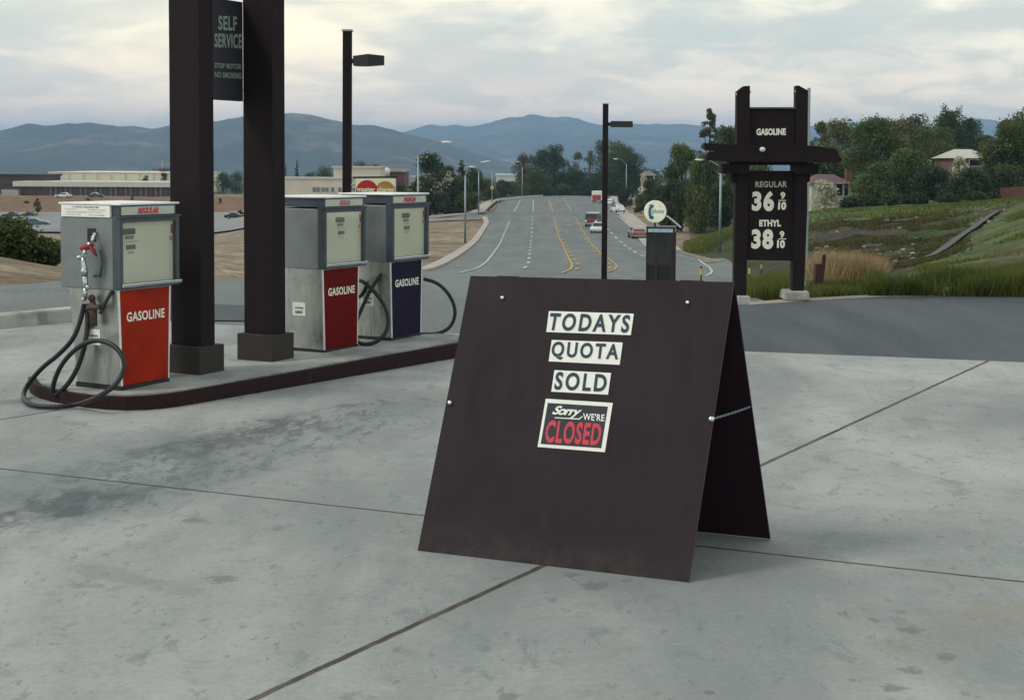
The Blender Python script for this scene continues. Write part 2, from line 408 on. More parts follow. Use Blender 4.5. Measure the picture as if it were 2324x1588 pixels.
def lay(wt_, c): 
    global C_
    C_ = C_*(1-wt_[..., None])+c*wt_[..., None]
lay(sm(n_a, -.05, .3)*.6, rust)
lay(sm(-n_b, .05, .35)*.3, grass*.9+tan*.3)
# far valley floor: dark vegetation and towns
lay(sm(Y_, 450, 520), np.array([.06, .075, .05]))
# left: parking lot is a thing of its own; reddish bank below the long building
lay(sm(Y_, 330, 350)*sm(-Y_, -440, -425)*(Xg < -20), np.array([.20, .125, .075]))
rt = sm(Xg/Y_, .12, .135)
lay(rt, np.array([.075, .060, .043]))
lay(rt*sm(n_b, -.12, .12)*.75, dark)
lay(rt*sm(n_a+n_b*.5, -.1, .15)*.8, grass*.8)
fld = rt*sm(Y_+n_b*6, 84, 93)*sm(Xg/Y_, .19, .205)
lay(fld, grass*1.5); lay(fld*sm(n_b, .0, .3)*.5, np.array([.10, .13, .04]))
hill = rt*sm(gx-(2265-(gy-485)*1.52), 0, 14)*sm(-Y_, -90, -80)
lay(hill, grass*1.1+dry*.10); lay(hill*sm(n_a, 0, .25)*.5, rust*.6); lay(hill*sm(n_b, .1, .3)*.5, np.array([.09, .10, .04]))
dryp = sm(gx, 1838, 1850)*sm(-gx, -2000, -1960)*sm(gy, 572, 582)*sm(-gy, -660, -640)
lay(dryp, dry)
C_ *= (1+n_b*.25)[..., None]
nr, nc = Xg.shape
V = np.stack([Xg, Y_, Zg], -1).reshape(-1, 3)
back = np.stack([tt*500, np.full(nc, -400.), np.full(nc, -.12)], -1)
V = np.vstack([V, back]); Cc = np.vstack([C_.reshape(-1, 3), np.tile(tan, (nc, 1))])
i, j = np.meshgrid(np.arange(nr-1), np.arange(nc-1), indexing='ij'); a = (i*nc+j).ravel()
Fc = np.stack([a, a+1, a+nc+1, a+nc], -1)
jb = np.arange(nc-1); Fb = np.stack([nr*nc+jb, nr*nc+jb+1, jb+1, jb], -1)
gm = bpy.data.materials.new('ground_soil'); gm.use_nodes = True; t = NT(gm.node_tree); p = gm.node_tree.nodes['Principled BSDF']
at = t.n('ShaderNodeAttribute', attribute_name='ground'); g = t.n('ShaderNodeNewGeometry')
q1 = t.noise(g.outputs['Position'], .9, 8, .7); q2 = t.noise(g.outputs['Position'], 6, 6, .7)
fac = t.math('MULTIPLY', t.mr(q1, .3, .7, .6, 1.4), t.mr(q2, .3, .7, .7, 1.3))
cb = t.n('ShaderNodeCombineColor'); [t.l(fac, cb.inputs[i_]) for i_ in range(3)]
cc = t.mix(1., at.outputs['Color'], cb.outputs[0], 'MULTIPLY')
cc = t.mix(t.mr(t.noise(g.outputs['Position'], 3.1, 4, .7), .66, .72, 0, .45), cc, (.42, .33, .24))
t.l(cc, p.inputs['Base Color']); p.inputs['Roughness'].default_value = .95; p.inputs['Specular IOR Level'].default_value = .2
bp = t.n('ShaderNodeBump'); bp.inputs['Strength'].default_value = .8; bp.inputs['Distance'].default_value = .3; t.l(q1, bp.inputs['Height']); t.l(bp.outputs[0], p.inputs['Normal'])
o = npmesh('ground', V, np.vstack([Fc, Fb]), gm, smooth=True, colr=np.hstack([Cc, np.ones((len(Cc), 1))])); tag(o, kind='structure')
# ------------------------------------------------------------------ asphalt
def asphalt(name, c1, c2, sc=.5):
    m = bpy.data.materials.new(name); m.use_nodes = True; t = NT(m.node_tree); p = m.node_tree.nodes['Principled BSDF']
    g = t.n('ShaderNodeNewGeometry'); P_ = g.outputs['Position']
    mp = t.n('ShaderNodeMapping'); t.l(P_, mp.inputs[0]); mp.inputs['Rotation'].default_value = (0, 0, R_(-8)); mp.inputs['Scale'].default_value = (1, .12, 1)
    q = t.noise(mp.outputs[0], sc, 6, .6); q2 = t.noise(P_, 22, 5, .75)
    c = t.mix(t.mr(q, .35, .65), c1, c2)
    cb = t.n('ShaderNodeCombineColor'); f_ = t.mr(q2, .3, .7, .78, 1.22); [t.l(f_, cb.inputs[i_]) for i_ in range(3)]
    t.l(t.mix(1., c, cb.outputs[0], 'MULTIPLY'), p.inputs['Base Color']); p.inputs['Roughness'].default_value = .82; p.inputs['Specular IOR Level'].default_value = .35
    b = t.n('ShaderNodeBump'); b.inputs['Strength'].default_value = .25; b.inputs['Distance'].default_value = .01; t.l(q2, b.inputs['Height']); t.l(b.outputs[0], p.inputs['Normal'])
    return m
M['asph'] = asphalt('road_asphalt', (.135, .155, .155), (.175, .20, .195))
M['asphd'] = asphalt('dark_asphalt', (.062, .078, .086), (.092, .108, .114), 1.2)
M['asphl'] = asphalt('lot_asphalt', (.21, .22, .22), (.26, .26, .255), .05)
LE = [(-900, 690), (-200, 672), (0, 668), (160, 666), (487, 651), (700, 642), (850, 634), (967, 623), (998, 613), (1044, 585), (1072, 563), (1099, 528), (1110, 506), (1104, 497), (1116, 489), (1137, 459.4), (1154, 454), (1233, 446)]
RE = [(1700, 690), (1684, 650), (1666, 605), (1610, 589), (1547, 573), (1471, 517), (1427, 487), (1383, 448)]
Lw = [GT(*q) for q in LE]; Rw = [GT(*q) for q in RE]
def mono(P_):
    out = [P_[0]]
    for q in P_[1:]:
        if q[1] > out[-1][1]+.05: out.append(q)
    return np.array(out)
Lw = mono(Lw); Rw = mono(Rw)
print('LE', np.round(Lw[:, :2], 1).tolist()); print('RE', np.round(Rw[:, :2], 1).tolist())
def edge(Wd, Y): return np.interp(Y, Wd[:, 1], Wd[:, 0])
def strip(name, m, Ys, XL, XR, zoff, k=12, label=None):
    s = np.linspace(0, 1, k+1)[None]; X = XL[:, None]*(1-s)+XR[:, None]*s; Y2 = np.repeat(Ys[:, None], k+1, 1)
    Z2 = TZ(X.ravel(), Y2.ravel()).reshape(X.shape)+zoff(Y2)
    n = len(Ys); i, j = np.meshgrid(np.arange(n-1), np.arange(k), indexing='ij'); a = (i*(k+1)+j).ravel()
    o = npmesh(name, np.stack([X, Y2, Z2], -1).reshape(-1, 3), np.stack([a, a+1, a+k+2, a+k+1], -1), m, smooth=True)
    return tag(o, kind='structure')
zo = lambda Y: .105+.0006*np.clip(Y-30, 0, 500)
Yr = np.concatenate([np.linspace(10.5, 20, 12), np.geomspace(20.3, 470, 220)])
XL = edge(Lw, Yr); XR = edge(Rw, Yr); XL[Yr < Lw[0, 1]] = Lw[0, 0]; XR[Yr < 17.1] = edge(Rw, 17.1)
strip('road', M['asph'], Yr, XL, XR, zo, 16)
def zr(X, Y, up=.0): return tz(X, Y)+.105+.0006*min(max(Y-30, 0), 500)+up
def ribbon(name, pts, wd, m, up, kind='structure', dash=None, world=False, step=1.2, parent=None, left=0, thick=0.):
    W = [np.array(q) for q in pts] if world else [GT(*q) for q in pts]
    d = [0]; [d.append(d[-1]+np.linalg.norm((W[i+1]-W[i])[:2])) for i in range(len(W)-1)]
    n = max(2, int(d[-1]/step)+1); s = np.linspace(0, d[-1], n)
    X = np.interp(s, d, [q[0] for q in W]); Y = np.interp(s, d, [q[1] for q in W])
    if len(W) > 2:
        for _ in range(3): X[1:-1] = (X[:-2]+X[1:-1]*2+X[2:])/4; Y[1:-1] = (Y[:-2]+Y[1:-1]*2+Y[2:])/4
    tx = np.gradient(X); ty = np.gradient(Y); L = np.hypot(tx, ty)+1e-9; nx = -ty/L; ny = tx/L
    A = np.stack([X+nx*(wd/2+left), Y+ny*(wd/2+left)], -1); B = np.stack([X-nx*(wd/2-left), Y-ny*(wd/2-left)], -1)
    mb = MB()
    for i in range(n-1):
        if dash and (s[i] % (dash[0]+dash[1])) > dash[0]: continue
        q = [A[i], B[i], B[i+1], A[i+1]]
        top_ = [np.array([a_[0], a_[1], zr(a_[0], a_[1], up)]) for a_ in q]
        if thick: mb.hexa([a_-Zv*thick for a_ in top_][::-1], top_[::-1])
        else: mb.add(top_, [(0, 3, 2, 1)][:1])
    o = mb.build(name, m, parent)
    if kind and parent is None: tag(o, kind=kind)
    return o
mk = [[Z4(*q) for q in l] for l in (
    [(910, 1015), (860, 1130), (800, 1250), (720, 1360), (640, 1420), (500, 1462)], [(1000, 842), (945, 940)],
    [(1105, 842), (1105, 940)], [(1100, 980), (1095, 1090), (1085, 1200), (1075, 1300), (1065, 1380), (1045, 1410), (975, 1452)],
    [(1235, 842), (1268, 940)], [(1275, 980), (1300, 1090), (1350, 1210), (1400, 1330), (1430, 1390), (1415, 1430), (1340, 1465)],
    [(1350, 822), (1420, 930)], [(1455, 980), (1520, 1100), (1600, 1220), (1670, 1300), (1740, 1345), (1790, 1385), (1800, 1405), (1780, 1430), (1700, 1462)],
    [(1820, 980), (1935, 1080)])]
ribbon('road_marking', mk[0], .15, M['wline'], .03, step=.6)
ribbon('road_marking', mk[1], .22, M['wline'], .05)
ribbon('road_marking', mk[2], .2, M['wline'], .05)
ribbon('road_marking', mk[3], .20, M['wline'], .03, dash=(5, 8), step=.35)
ribbon('road_marking', mk[4], .26, M['yellow'], .05)
ribbon('road_marking', mk[5], .14, M['yellow'], .03, step=.6)
ribbon('road_marking', mk[5], .16, M['yellow'], .034, left=.30, dash=(4.5, 8), step=.35)
ribbon('road_marking', mk[6], .22, M['yellow'], .05)
ribbon('road_marking', mk[7], .13, M['yellow'], .03, step=.6)
ribbon('road_marking', mk[7], .15, M['yellow'], .034, left=-.30, dash=(4.5, 8), step=.35)
ribbon('road_marking', [Z5(1425, 900), Z5(1680, 1120)], .25, M['wline'], .04)
ribbon('road_marking', [Z5(1200, 1115), Z5(1320, 1235), Z5(1490, 1390), Z5(1720, 1560), Z7(150, 940), Z7(400, 1010)], .3, M['wline'], .03, dash=(5.5, 8), step=.4)
ribbon('road_marking', [Z7(600, 920), Z7(705, 945), Z7(850, 970), Z7(1000, 1040), Z7(1100, 1110), Z7(1135, 1165), Z7(1110, 1210), Z7(1040, 1245)], .13, M['wline'], .03, step=.5)
ribbon('road_marking', [Z5(430, 965), Z5(530, 975)], .5, M['wline'], .04); ribbon('road_marking', [Z5(480, 1050), Z5(590, 1065)], .5, M['wline'], .04)
ribbon('gutter_pan', [(1118, 487.5), (1300, 486.5), (1420, 486)], 3.0, mat('gutter', (.13, .155, .16), .8, scale=.3, var=.2), .02, step=4)
# kerbs and pavements along the road
ribbon('pavement', [Z4(215, 1450), Z4(330, 1410), Z4(500, 1310), Z4(600, 1230), Z4(700, 1100), Z4(742, 1030), Z4(720, 985)], .8, M['conc2'], .12, left=.4, thick=.2)
ribbon('pavement', [Z8(1180, 1330), Z8(1300, 1250), Z8(1420, 1150), Z8(1540, 1105), Z8(1800, 1080), Z8(2290, 1030)], 2.6, M['conc2'], .12, left=1.2, thick=.2, step=3)
ribbon('pavement', [Z4(1745, 800), Z4(1900, 950), Z4(2060, 1062), Z7(705, 862)], 2.6, M['conc2'], .10, left=-1.3, thick=.2, step=2)
ribbon('gravel_verge', [Z7(705, 862), Z7(900, 912), Z7(1100, 962), Z7(1300, 1022)], 1.0, mat('verge_dirt', (.22, .18, .135), .95, var=.35, scale=3), .03, left=-.6, step=1.5)
# side street far left
ribbon('side_street', [(870, 504), (983, 501), (1057, 495), (1112, 490)], 14., M['asph'], -.03, step=4)
ribbon('pavement', [(870, 500), (983, 497.6), (1057, 489), (1098, 483.5)], 1.8, M['conc2'], .1, thick=.2, step=4)
ribbon('pavement', [(870, 508), (983, 505.5), (1057, 501), (1090, 500)], 1.4, M['conc2'], .1, thick=.2, step=4)
# right apron
def flat(name, pts, z, m, t=.0):
    mb = MB(); n = len(pts); mb.add([(q[0], q[1], z) for q in pts], [tuple(range(n))])
    if t:
        mb.add([(q[0], q[1], z-t) for q in pts]+[(q[0], q[1], z-.0005) for q in pts], [(i, (i+1) % n, n+(i+1) % n, n+i) for i in range(n)])
    return tag(mb.build(name, m), kind='structure')
ap = [G(1560, 690), G(1700, 691), G(1770, 686), G(1840, 681), G(1920, 676), G(2000, 673), G(2160, 670), G(2324, 669), G(3400, 676), np.array([16, 6, 0]), np.array([1, 9, 0])]
flat('apron', ap, -.008, M['asphd'])
flat('gravel_verge', [G(1700, 691), G(1770, 686), G(1840, 681), G(2000, 673), G(2324, 669), G(3400, 676), G(3400, 671), G(2324, 664), G(2160, 665), G(2000, 667), G(1840, 675), G(1770, 679), G(1700, 684)][::1], -.004, mat('gravel', (.36, .31, .26), .95, var=.4, scale=30))
Yp = np.linspace(G(520, 728, -.01)[1], G(520, 690, -.03)[1], 40); strip('asphalt_patch', M['asphd'], Yp, np.full(40, -4.3), np.full(40, -1.9), lambda Y: .117+0*Y, 10)
# ------------------------------------------------------------------ concrete forecourt
pad = [np.array([-15., 1.0]), G(0, 745)[:2], G(162, 729)[:2], G(320, 720)[:2], G(430, 733)[:2], G(487, 736)[:2], G(553, 739)[:2], G(800, 748)[:2], G(1040, 757)[:2], G(1300, 774)[:2], G(1690, 797)[:2], G(2000, 809)[:2], G(2324, 822)[:2], np.array([13., 8.6]), np.array([13., -8]), np.array([-15., -8])]
pm = bpy.data.materials.new('forecourt_concrete'); pm.use_nodes = True; t = NT(pm.node_tree); p = pm.node_tree.nodes['Principled BSDF']
g = t.n('ShaderNodeNewGeometry'); P_ = g.outputs['Position']
mp = t.n('ShaderNodeMapping'); t.l(P_, mp.inputs[0]); mp.inputs['Rotation'].default_value = (0, 0, R_(-25)); mp.inputs['Scale'].default_value = (1, .55, 1)
PM = mp.outputs[0]
big = t.noise(PM, .55, 6, .6, .4); mid = t.noise(PM, 2.6, 7, .68, .4); fine = t.noise(P_, 38, 5, .75); spk = t.noise(P_, 9, 4, .6)
c = t.mix(t.mr(big, .34, .66), (.235, .252, .246), (.428, .436, .410))
c = t.mix(t.mr(mid, .42, .72, 0, .55), c, (.25, .275, .27))
c = t.mix(t.mr(t.noise(PM, .8, 5, .6), .58, .72, 0, .35), c, (.345, .335, .285))
mott = t.noise(P_, 6.5, 7, .72, .3); c = t.mix(t.mr(mott, .5, .72, 0, .55), c, (.215, .245, .235)); c = t.mix(t.mr(mott, .22, .45, .45, 0), c, (.43, .455, .42))
def band(a, b, wd, nlo, nhi, colr, amt, sc=2.2, endf=.5):
    global c
    a = np.array(a[:2]); b = np.array(b[:2]); L = np.linalg.norm(b-a); d = (b-a)/L; nn_ = np.array([-d[1], d[0]])
    al = t.math('SUBTRACT', t.dot(P_, (d[0], d[1], 0)), float(a@d)); pe = t.math('ABSOLUTE', t.math('SUBTRACT', t.dot(P_, (nn_[0], nn_[1], 0)), float(a@nn_)))
    f_ = t.math('MULTIPLY', t.mr(pe, wd*.15, wd, 1, 0), t.math('MULTIPLY', t.mr(al, -endf, endf), t.mr(al, L-endf, L+endf, 1, 0)))
    q = t.math('ADD', t.noise(PM, sc, 8, .72, .5), t.math('MULTIPLY', t.math('SUBTRACT', f_, 1), .35))
    c = t.mix(t.math('MULTIPLY', t.mr(q, nlo, nhi), amt), c, colr)
band(G(-60, 1190), G(620, 970), 1.3, .27, .60, (.17, .20, .205), .7, .9, .8)
band(G(-60, 1190), G(600, 975), 1.0, .40, .66, (.11, .13, .14), .75, 3.2)
band(G(300, 1060), G(1050, 880), .9, .32, .62, (.18, .205, .205), .65, 1.1, .7)
band(G(300, 1060), G(980, 890), .6, .46, .62, (.11, .12, .12), .75, 6.)
band(G(-100, 1220), G(360, 1085), .55, .40, .58, (.08, .095, .10), .8, 7.)
band(G(-60, 1200), G(950, 915), 1.25, .50, .57, (.12, .135, .135), .65, 13., .8)
band(G(330, 1040), G(760, 930), .5, .42, .58, (.10, .11, .11), .8, 8.)
band(G(120, 1270), G(500, 1360), .16, .36, .5, (.27, .26, .22), .6, 2.)
band(G(1850, 1560), G(2324, 1370), .32, .32, .6, (.27, .25, .20), .75, 1.6)
# small drips scattered over the slab
fl = t.noise(PM, 15, 4, .6); c = t.mix(t.mr(fl, .63, .66, 0, .5), c, (.155, .175, .17))
fl2 = t.noise(PM, 5.5, 6, .7, .6); c = t.mix(t.mr(fl2, .585, .63, 0, .5), c, (.19, .215, .21))
c = t.mix(t.mr(spk, .69, .73, 0, .55), c, (.17, .18, .17))
vo = t.n('ShaderNodeTexVoronoi'); vo.inputs['Scale'].default_value = 2.6; t.l(PM, vo.inputs['Vector']); vo.inputs['Randomness'].default_value = 1
vsz = t.math('MULTIPLY', t.noise(P_, 1.3, 2), .14)
c = t.mix(t.math('MULTIPLY', t.mr(t.math('SUBTRACT', vo.outputs['Distance'], vsz), -.03, .0, 1, 0), t.mr(spk, .36, .52, .0, .75)), c, (.20, .21, .20))
for x, y, rx in ((1350, 1328, .085), (1300, 1304, .045), (505, 1313, .08), (2065, 1430, .06), (1155, 1580, .05), (2030, 1560, .05), (2290, 1600, .05), (2065, 1520, .05), (1615, 1570, .03), (20, 912, .16), (440, 1180, .07), (1985, 1405, .035), (1565, 1320, .02), (2150, 1490, .05)):
    q = G(x, y); di = t.n('ShaderNodeVectorMath', operation='DISTANCE'); t.l(P_, di.inputs[0]); di.inputs[1].default_value = (q[0], q[1], 0)
    dd = t.math('ADD', di.outputs['Value'], t.math('MULTIPLY', t.math('SUBTRACT', t.noise(P_, 26, 6, .7), .5), rx*2.6))
    c = t.mix(t.mr(dd, rx*.5, rx*.85, .55, 0), c, (.13, .14, .135))
jf = None
def joint(a, b, wd, colr, amt=1., finite=False):
    global c, jf
    a = np.array(a[:2]); b = np.array(b[:2]); L = np.linalg.norm(b-a); d = (b-a)/L; nn_ = np.array([-d[1], d[0]])
    pe = t.math('SUBTRACT', t.dot(P_, (nn_[0], nn_[1], 0)), float(a@nn_))
    pe = t.math('ABSOLUTE', t.math('ADD', pe, t.math('MULTIPLY', t.math('SUBTRACT', t.noise(P_, 12, 4), .5), .014)))
    f_ = t.mr(pe, wd*.45, wd*.75, amt, 0)
    if finite: 
        al = t.math('SUBTRACT', t.dot(P_, (d[0], d[1], 0)), float(a@d)); f_ = t.math('MULTIPLY', f_, t.mr(al, L-.02, L+.02, 1, 0))
    cj = t.mix(t.mr(t.noise(P_, 5, 5, .7), .4, .65), colr, tuple(x*.45 for x in colr))
    c = t.mix(f_, c, cj); jf = f_ if jf is None else t.math('MAXIMUM', jf, f_)
joint(G(570, 1588), G(2240, 820), .024, (.12, .10, .075))
joint(G(0, 1063), G(2324, 1320), .016, (.085, .08, .065))
joint(G(-200, 985), G(135, 930), .018, (.06, .06, .06), 1, True)
joint(G(1690, 948), G(2324, 990), .008, (.33, .27, .20), .5)
cb = t.n('ShaderNodeCombineColor'); f_ = t.mr(fine, .25, .75, .90, 1.10); [t.l(f_, cb.inputs[i_]) for i_ in range(3)]
t.l(t.mix(1., c, cb.outputs[0], 'MULTIPLY'), p.inputs['Base Color']); p.inputs['Roughness'].default_value = .78; p.inputs['Specular IOR Level'].default_value = .35
b = t.n('ShaderNodeBump'); b.inputs['Strength'].default_value = .35; b.inputs['Distance'].default_value = .006
t.l(t.math('SUBTRACT', t.math('ADD', t.math('MULTIPLY', fine, .4), mid), t.math('MULTIPLY', jf, 3.)), b.inputs['Height']); t.l(b.outputs[0], p.inputs['Normal'])
M['pad'] = pm
n = len(pad); mb = MB(); mb.add([(q[0], q[1], 0.) for q in pad], [tuple(range(n))[::-1]])
mb.add([(q[0], q[1], -.3) for q in pad]+[(q[0], q[1], -.0005) for q in pad], [(i, (i+1) % n, n+(i+1) % n, n+i) for i in range(n)])
tag(mb.build('forecourt', pm), kind='structure')
mb = MB(); K0 = np.array([-15., 1.0, 0]); K0 = G(0, 745)-nrm(G(162, 729)-G(0, 745))*14; K1 = G(300, 716)
e = nrm(K1-K0); s_ = np.array([-e[1], e[0], 0]); L = np.linalg.norm(K1-K0)
mb.box(K0, e, s_, Zv, (0, L), (0, .2), (-.25, .135)); o = mb.build('kerb', M['kerb'], bevel=.02); tag(o, kind='structure')
# ------------------------------------------------------------------ pump island
u = nrm([.49, .872, 0]); v = np.array([-u[1], u[0], 0])
isl = empty('pump_island', (-1.9, 10.6, 0), 'raised concrete pump island with rounded end and dark red-brown painted kerb', 'pump island')
def zi(q): return .095+(.135-.095)*np.clip((q[0]+2.8)/2.4, 0, 1.3)
kf = [G(*Z1(845, 1500)), G(453, 914.5), G(1035, 812.7)]
ui = nrm(kf[2]-kf[1]); vi = np.array([-ui[1], ui[0], 0]); i0 = kf[1]
def IP(a, b): return i0+ui*a+vi*b
LEN = (G(1000, 755, .13)-i0)@ui
out = [IP(LEN, 0), IP(0, 0)]+[G(*q) for q in ((415, 921), (375, 926.5), (330, 930.5), (285, 931.5), (240, 929.5), (195, 925), (150, 918), (115, 911), (88, 903), (70, 893), (64, 882))]
tip = out[-1]; bk0 = IP(.15, 1.52)
for k_ in (.12, .3, .5, .75): out.append(tip*(1-k_)**2+2*k_*(1-k_)*IP(-.22, 1.5)+bk0*k_*k_)
out += [bk0, IP(LEN, 1.52)]
n = len(out)
def prism(mb, P2, zb, zt):
    m_ = len(P2); mb.add([(q[0], q[1], zb(q)) for q in P2]+[(q[0], q[1], zt(q)) for q in P2],
        [tuple(range(m_))[::-1], tuple(m_+k for k in range(m_))]+[(k, (k+1) % m_, m_+(k+1) % m_, m_+k) for k in range(m_)])
mb = MB(); prism(mb, out[::-1], lambda q: -.1, lambda q: zi(q)-.012); mb.build('kerb_band', M['kerbpaint'], isl)
cen = np.mean(out, 0); inn = []
for q in out:
    d_ = (q-i0); a_, b_ = d_@ui, d_@vi; inn.append(IP(a_+(.035 if a_ < .1 else -.04 if a_ > LEN-.1 else 0), b_+(.045 if b_ < .4 else (-.045 if b_ > 1.2 else 0))))
mb = MB(); prism(mb, inn[::-1], lambda q: 0., lambda q: zi(q)); mb.build('island_top', mat('island_concrete', (.36, .375, .345), .85, var=.15, scale=3, rgb2=(.25, .26, .25), sc2=2.2, bump=.3), isl)
# ------------------------------------------------------------------ pumps
def pump(p0, label, paint, grade, dial, nozzle=False, word='GASOLINE'):
    r = empty('fuel_pump', p0, label, 'fuel pump', 'fuel pumps on the island')
    B = lambda name, x, y, z, m, par=r, bev=.0: MB().box(p0, u, v, Zv, x, y, z).build(name, m, par, bevel=bev)
    nf = -v; ns = -u
    B('plinth', (-.005, .46), (-.004, .415), (-.03, .018), M['black'])
    P = lambda a, b, c: p0+u*a+v*b+Zv*c
    body = MB().hexa([P(0, .004, .018), P(.455, .004, .018), P(.455, .41, .018), P(0, .41, .018)],
              [P(-.024, .004, .668), P(.478, .004, .668), P(.478, .45, .668), P(-.024, .45, .668)]).build('body', M['steel'], r, bevel=.004)
    dq = [P(.014, -.004, .022), P(.445, -.004, .022), P(.462, -.004, .660), P(-.008, -.004, .660)]
    door = MB().slab(dq, nf, .006).build('door', paint, r)
    for a0, a1, b0, b1_ in ((.0, .013, -.024, -.009), (.446, .456, .463, .477)): MB().slab([P(a0, -.005, .02), P(a1, -.005, .02), P(b1_, -.005, .664), P(b0, -.005, .664)], nf, .006).build('door_trim', M['capm'], r)
    textw('lettering', word, [P(.052, -.004, .512), P(.415, -.004, .512), P(.415, -.004, .447), P(.052, -.004, .447)], M['signw'], door, nf, bold=.03, off=.0015, space=1.08)
    # head
    head = B('head_casing', (-.03, .53), (.035, .52), (.665, 1.147), M['steel2'], bev=.006)
    fr = MB()
    fr.box(p0, u, v, Zv, (-.03, -.002), (-.034, .034), (.668, 1.16)); fr.box(p0, u, v, Zv, (.508, .537), (-.034, .034), (.668, 1.16))
    fr.box(p0, u, v, Zv, (-.002, .508), (-.034, .034), (1.118, 1.16)); fr.box(p0, u, v, Zv, (-.002, .508), (-.034, .034), (.668, .706))
    frame = fr.build('window_frame', M['frame'], r, bevel=.003)
    B('sill', (-.022, .545), (-.052, -.036), (.684, .706), M['chrome'], frame, .004)
    B('ledge', (-.04, .545), (-.05, -.01), (1.148, 1.160), M['frame'], frame, .003)
    d = B('dial_face', (-.001, .507), (.0, .02), (.707, 1.117), M['dial'])
    Fp = lambda a, c, o_=0.: p0+u*a+v*(-.001-o_)+Zv*c
    def rect(name, a, b, c_, d_, m, par, o_=.0): return MB().slab([Fp(a, c_, o_), Fp(b, c_, o_), Fp(b, d_, o_), Fp(a, d_, o_)], nf, .004).build(name, m, par)
    a = dial
    rect('counter_window', a, a+.115, 1.035, 1.075, mat('counter', (.10, .115, .11), .5), d, .003)
    rect('counter_window', a+.02, a+.10, 1.003, 1.028, mat('counter2', (.22, .25, .24), .5), d, .003)
    rect('counter_window', a+.03, a+.115, .935, .965, mat('counter3', (.16, .18, .17), .5), d, .003)
    rect('caption_strip', a+.01, a+.14, .985, .990, mat('caption', (.3, .33, .3), .5), d, .003)
    rect('caption_strip', a+.05, a+.10, .905, .922, mat('caption2', (.42, .45, .38), .5), d, .003)
    rect('sticker', .488, .505, 1.03, 1.09, M['reds'], d, .003)
    MB().disc(Fp(.490, .995, .004), u, Zv, .017, .004, 16).build('sticker', M['pink'], d)
    MB().slab([Fp(-.001, .707, .02), Fp(.507, .707, .02), Fp(.507, 1.117, .02), Fp(-.001, 1.117, .02)], nf, .003).build('window_glass', M['pane'], r)
    # top band
    tb = B('top_box', (-.02, .52), (-.02, .51), (1.16, 1.232), M['frame'], bev=.003)
    MB().slab([P(-.004, -.0225, 1.166), P(.50, -.0225, 1.166), P(.50, -.0225, 1.222), P(-.004, -.0225, 1.222)], nf, .003).build('grade_panel', M['band'], r)
    cap = B('cap', (-.038, .535), (-.04, .53), (1.232, 1.246), M['capm'], bev=.004)
    if grade: textw('lettering', grade[0], [P(grade[1], -.0225, 1.214), P(grade[2], -.0225, 1.214), P(grade[2], -.0225, 1.172), P(grade[1], -.0225, 1.172)], grade[3], tb, nf, bold=.045, off=.003, shear=.06)
    # notice on the side
    S = lambda b, c, o_=.0: P(-.014-(c-.35)*.036-o_, b, c)
    MB().slab([S(.30, .285, .004), S(.17, .285, .004), S(.17, .392, .004), S(.30, .392, .004)], ns, .003).build('notice', M['card'], r)
    textw('lettering', 'CONTAINS', [S(.275, .355, .004), S(.19, .355, .004), S(.19, .340, .004), S(.275, .340, .004)], M['navy'], r, ns, .03, .0015)
    textw('lettering', 'LEAD', [S(.27, .326, .004), S(.20, .326, .004), S(.20, .303, .004), S(.27, .303, .004)], M['navy'], r, ns, .05, .0015)
    return r, P
p1 = G(275, 883, .11); p2 = G(735, 800, .12); p3 = G(888, 772, .13)
rp1, P1 = pump(p1, 'fuel pump with orange-red door nearest the camera, hose coiled at its side', M['orange'], ('REGULAR', .145, .355, M['redink']), .028)
rp2, P2 = pump(p2, 'fuel pump with crimson door, middle one between brown column and blue pump', M['red'], ('REGULAR', .18, .33, M['pink']), .16)
rp3, P3 = pump(p3, 'fuel pump with navy blue door, farthest on the island', M['blue'], ('PREMIUM', .15, .34, M['redink']), .16)
# instruction card and nozzle on the first pump
ns = -u
def Sd(b, c, o_=0., P=P1): return P(-.031-o_, b, c)
q = [Sd(.50, 1.150, .006), Sd(.05, 1.150, .006), Sd(.05, 1.229, .006), Sd(.50, 1.229, .006)]
cd_ = MB().slab(q, ns, .02).build('instruction_card', M['card'], rp1)
for a_, b_, z_, h_, tx_ in ((.40, .15, 1.222, .013, 'TO OPERATE: TURN LEVER, PUMP'), (.47, .35, 1.203, .007, '1 Stop Motor'), (.46, .26, 1.186, .008, '2 Take nozzle out and lift lever'), (.46, .32, 1.168, .007, '3 Dispense fuel'), (.25, .09, 1.203, .008, '4 Replace nozzle'), (.25, .11, 1.186, .007, '5 Pay cashier'), (.24, .10, 1.168, .009, 'No smoking')):
    textw('lettering', tx_, [Sd(a_, z_, .006), Sd(b_, z_, .006), Sd(b_, z_-h_, .006), Sd(a_, z_-h_, .006)], M['navy'], cd_, ns, .01, .002)
MB().box(p1, v, ns, Zv, (.185, .262), (.0305, .036), (.985, 1.075)).build('nozzle_boot', M['black'], rp1, bevel=.004)
def SP(x, y, o_=.06): return PL(*Z1(x, y), P1(-.03-o_, 0, 0), -u)
nz_ = MB().tube([SP(612, 360, .005), SP(600, 385, .03), SP(588, 420, .055)], .010, 10).build('spout', M['chrome'], rp1, smooth=True)
MB().tube([SP(607, 372, .018), SP(603, 379, .024)], .014, 10).build('spout_ring', M['chrome'], nz_)
MB().tube([SP(598, 392, .033), SP(594, 400, .04)], .014, 10).build('spout_ring', M['chrome'], nz_)
grip = MB().tube([SP(592, 432, .06), SP(570, 450, .07), SP(545, 458, .075), SP(520, 462, .075)], [.018, .022, .020, .014], 10).build('nozzle_body', M['reds'], rp1, smooth=True)
MB().tube([SP(575, 450, .07), SP(600, 480, .06), SP(622, 515, .05)], [.016, .014, .007], 8).build('guard', M['reds'], grip, smooth=True)
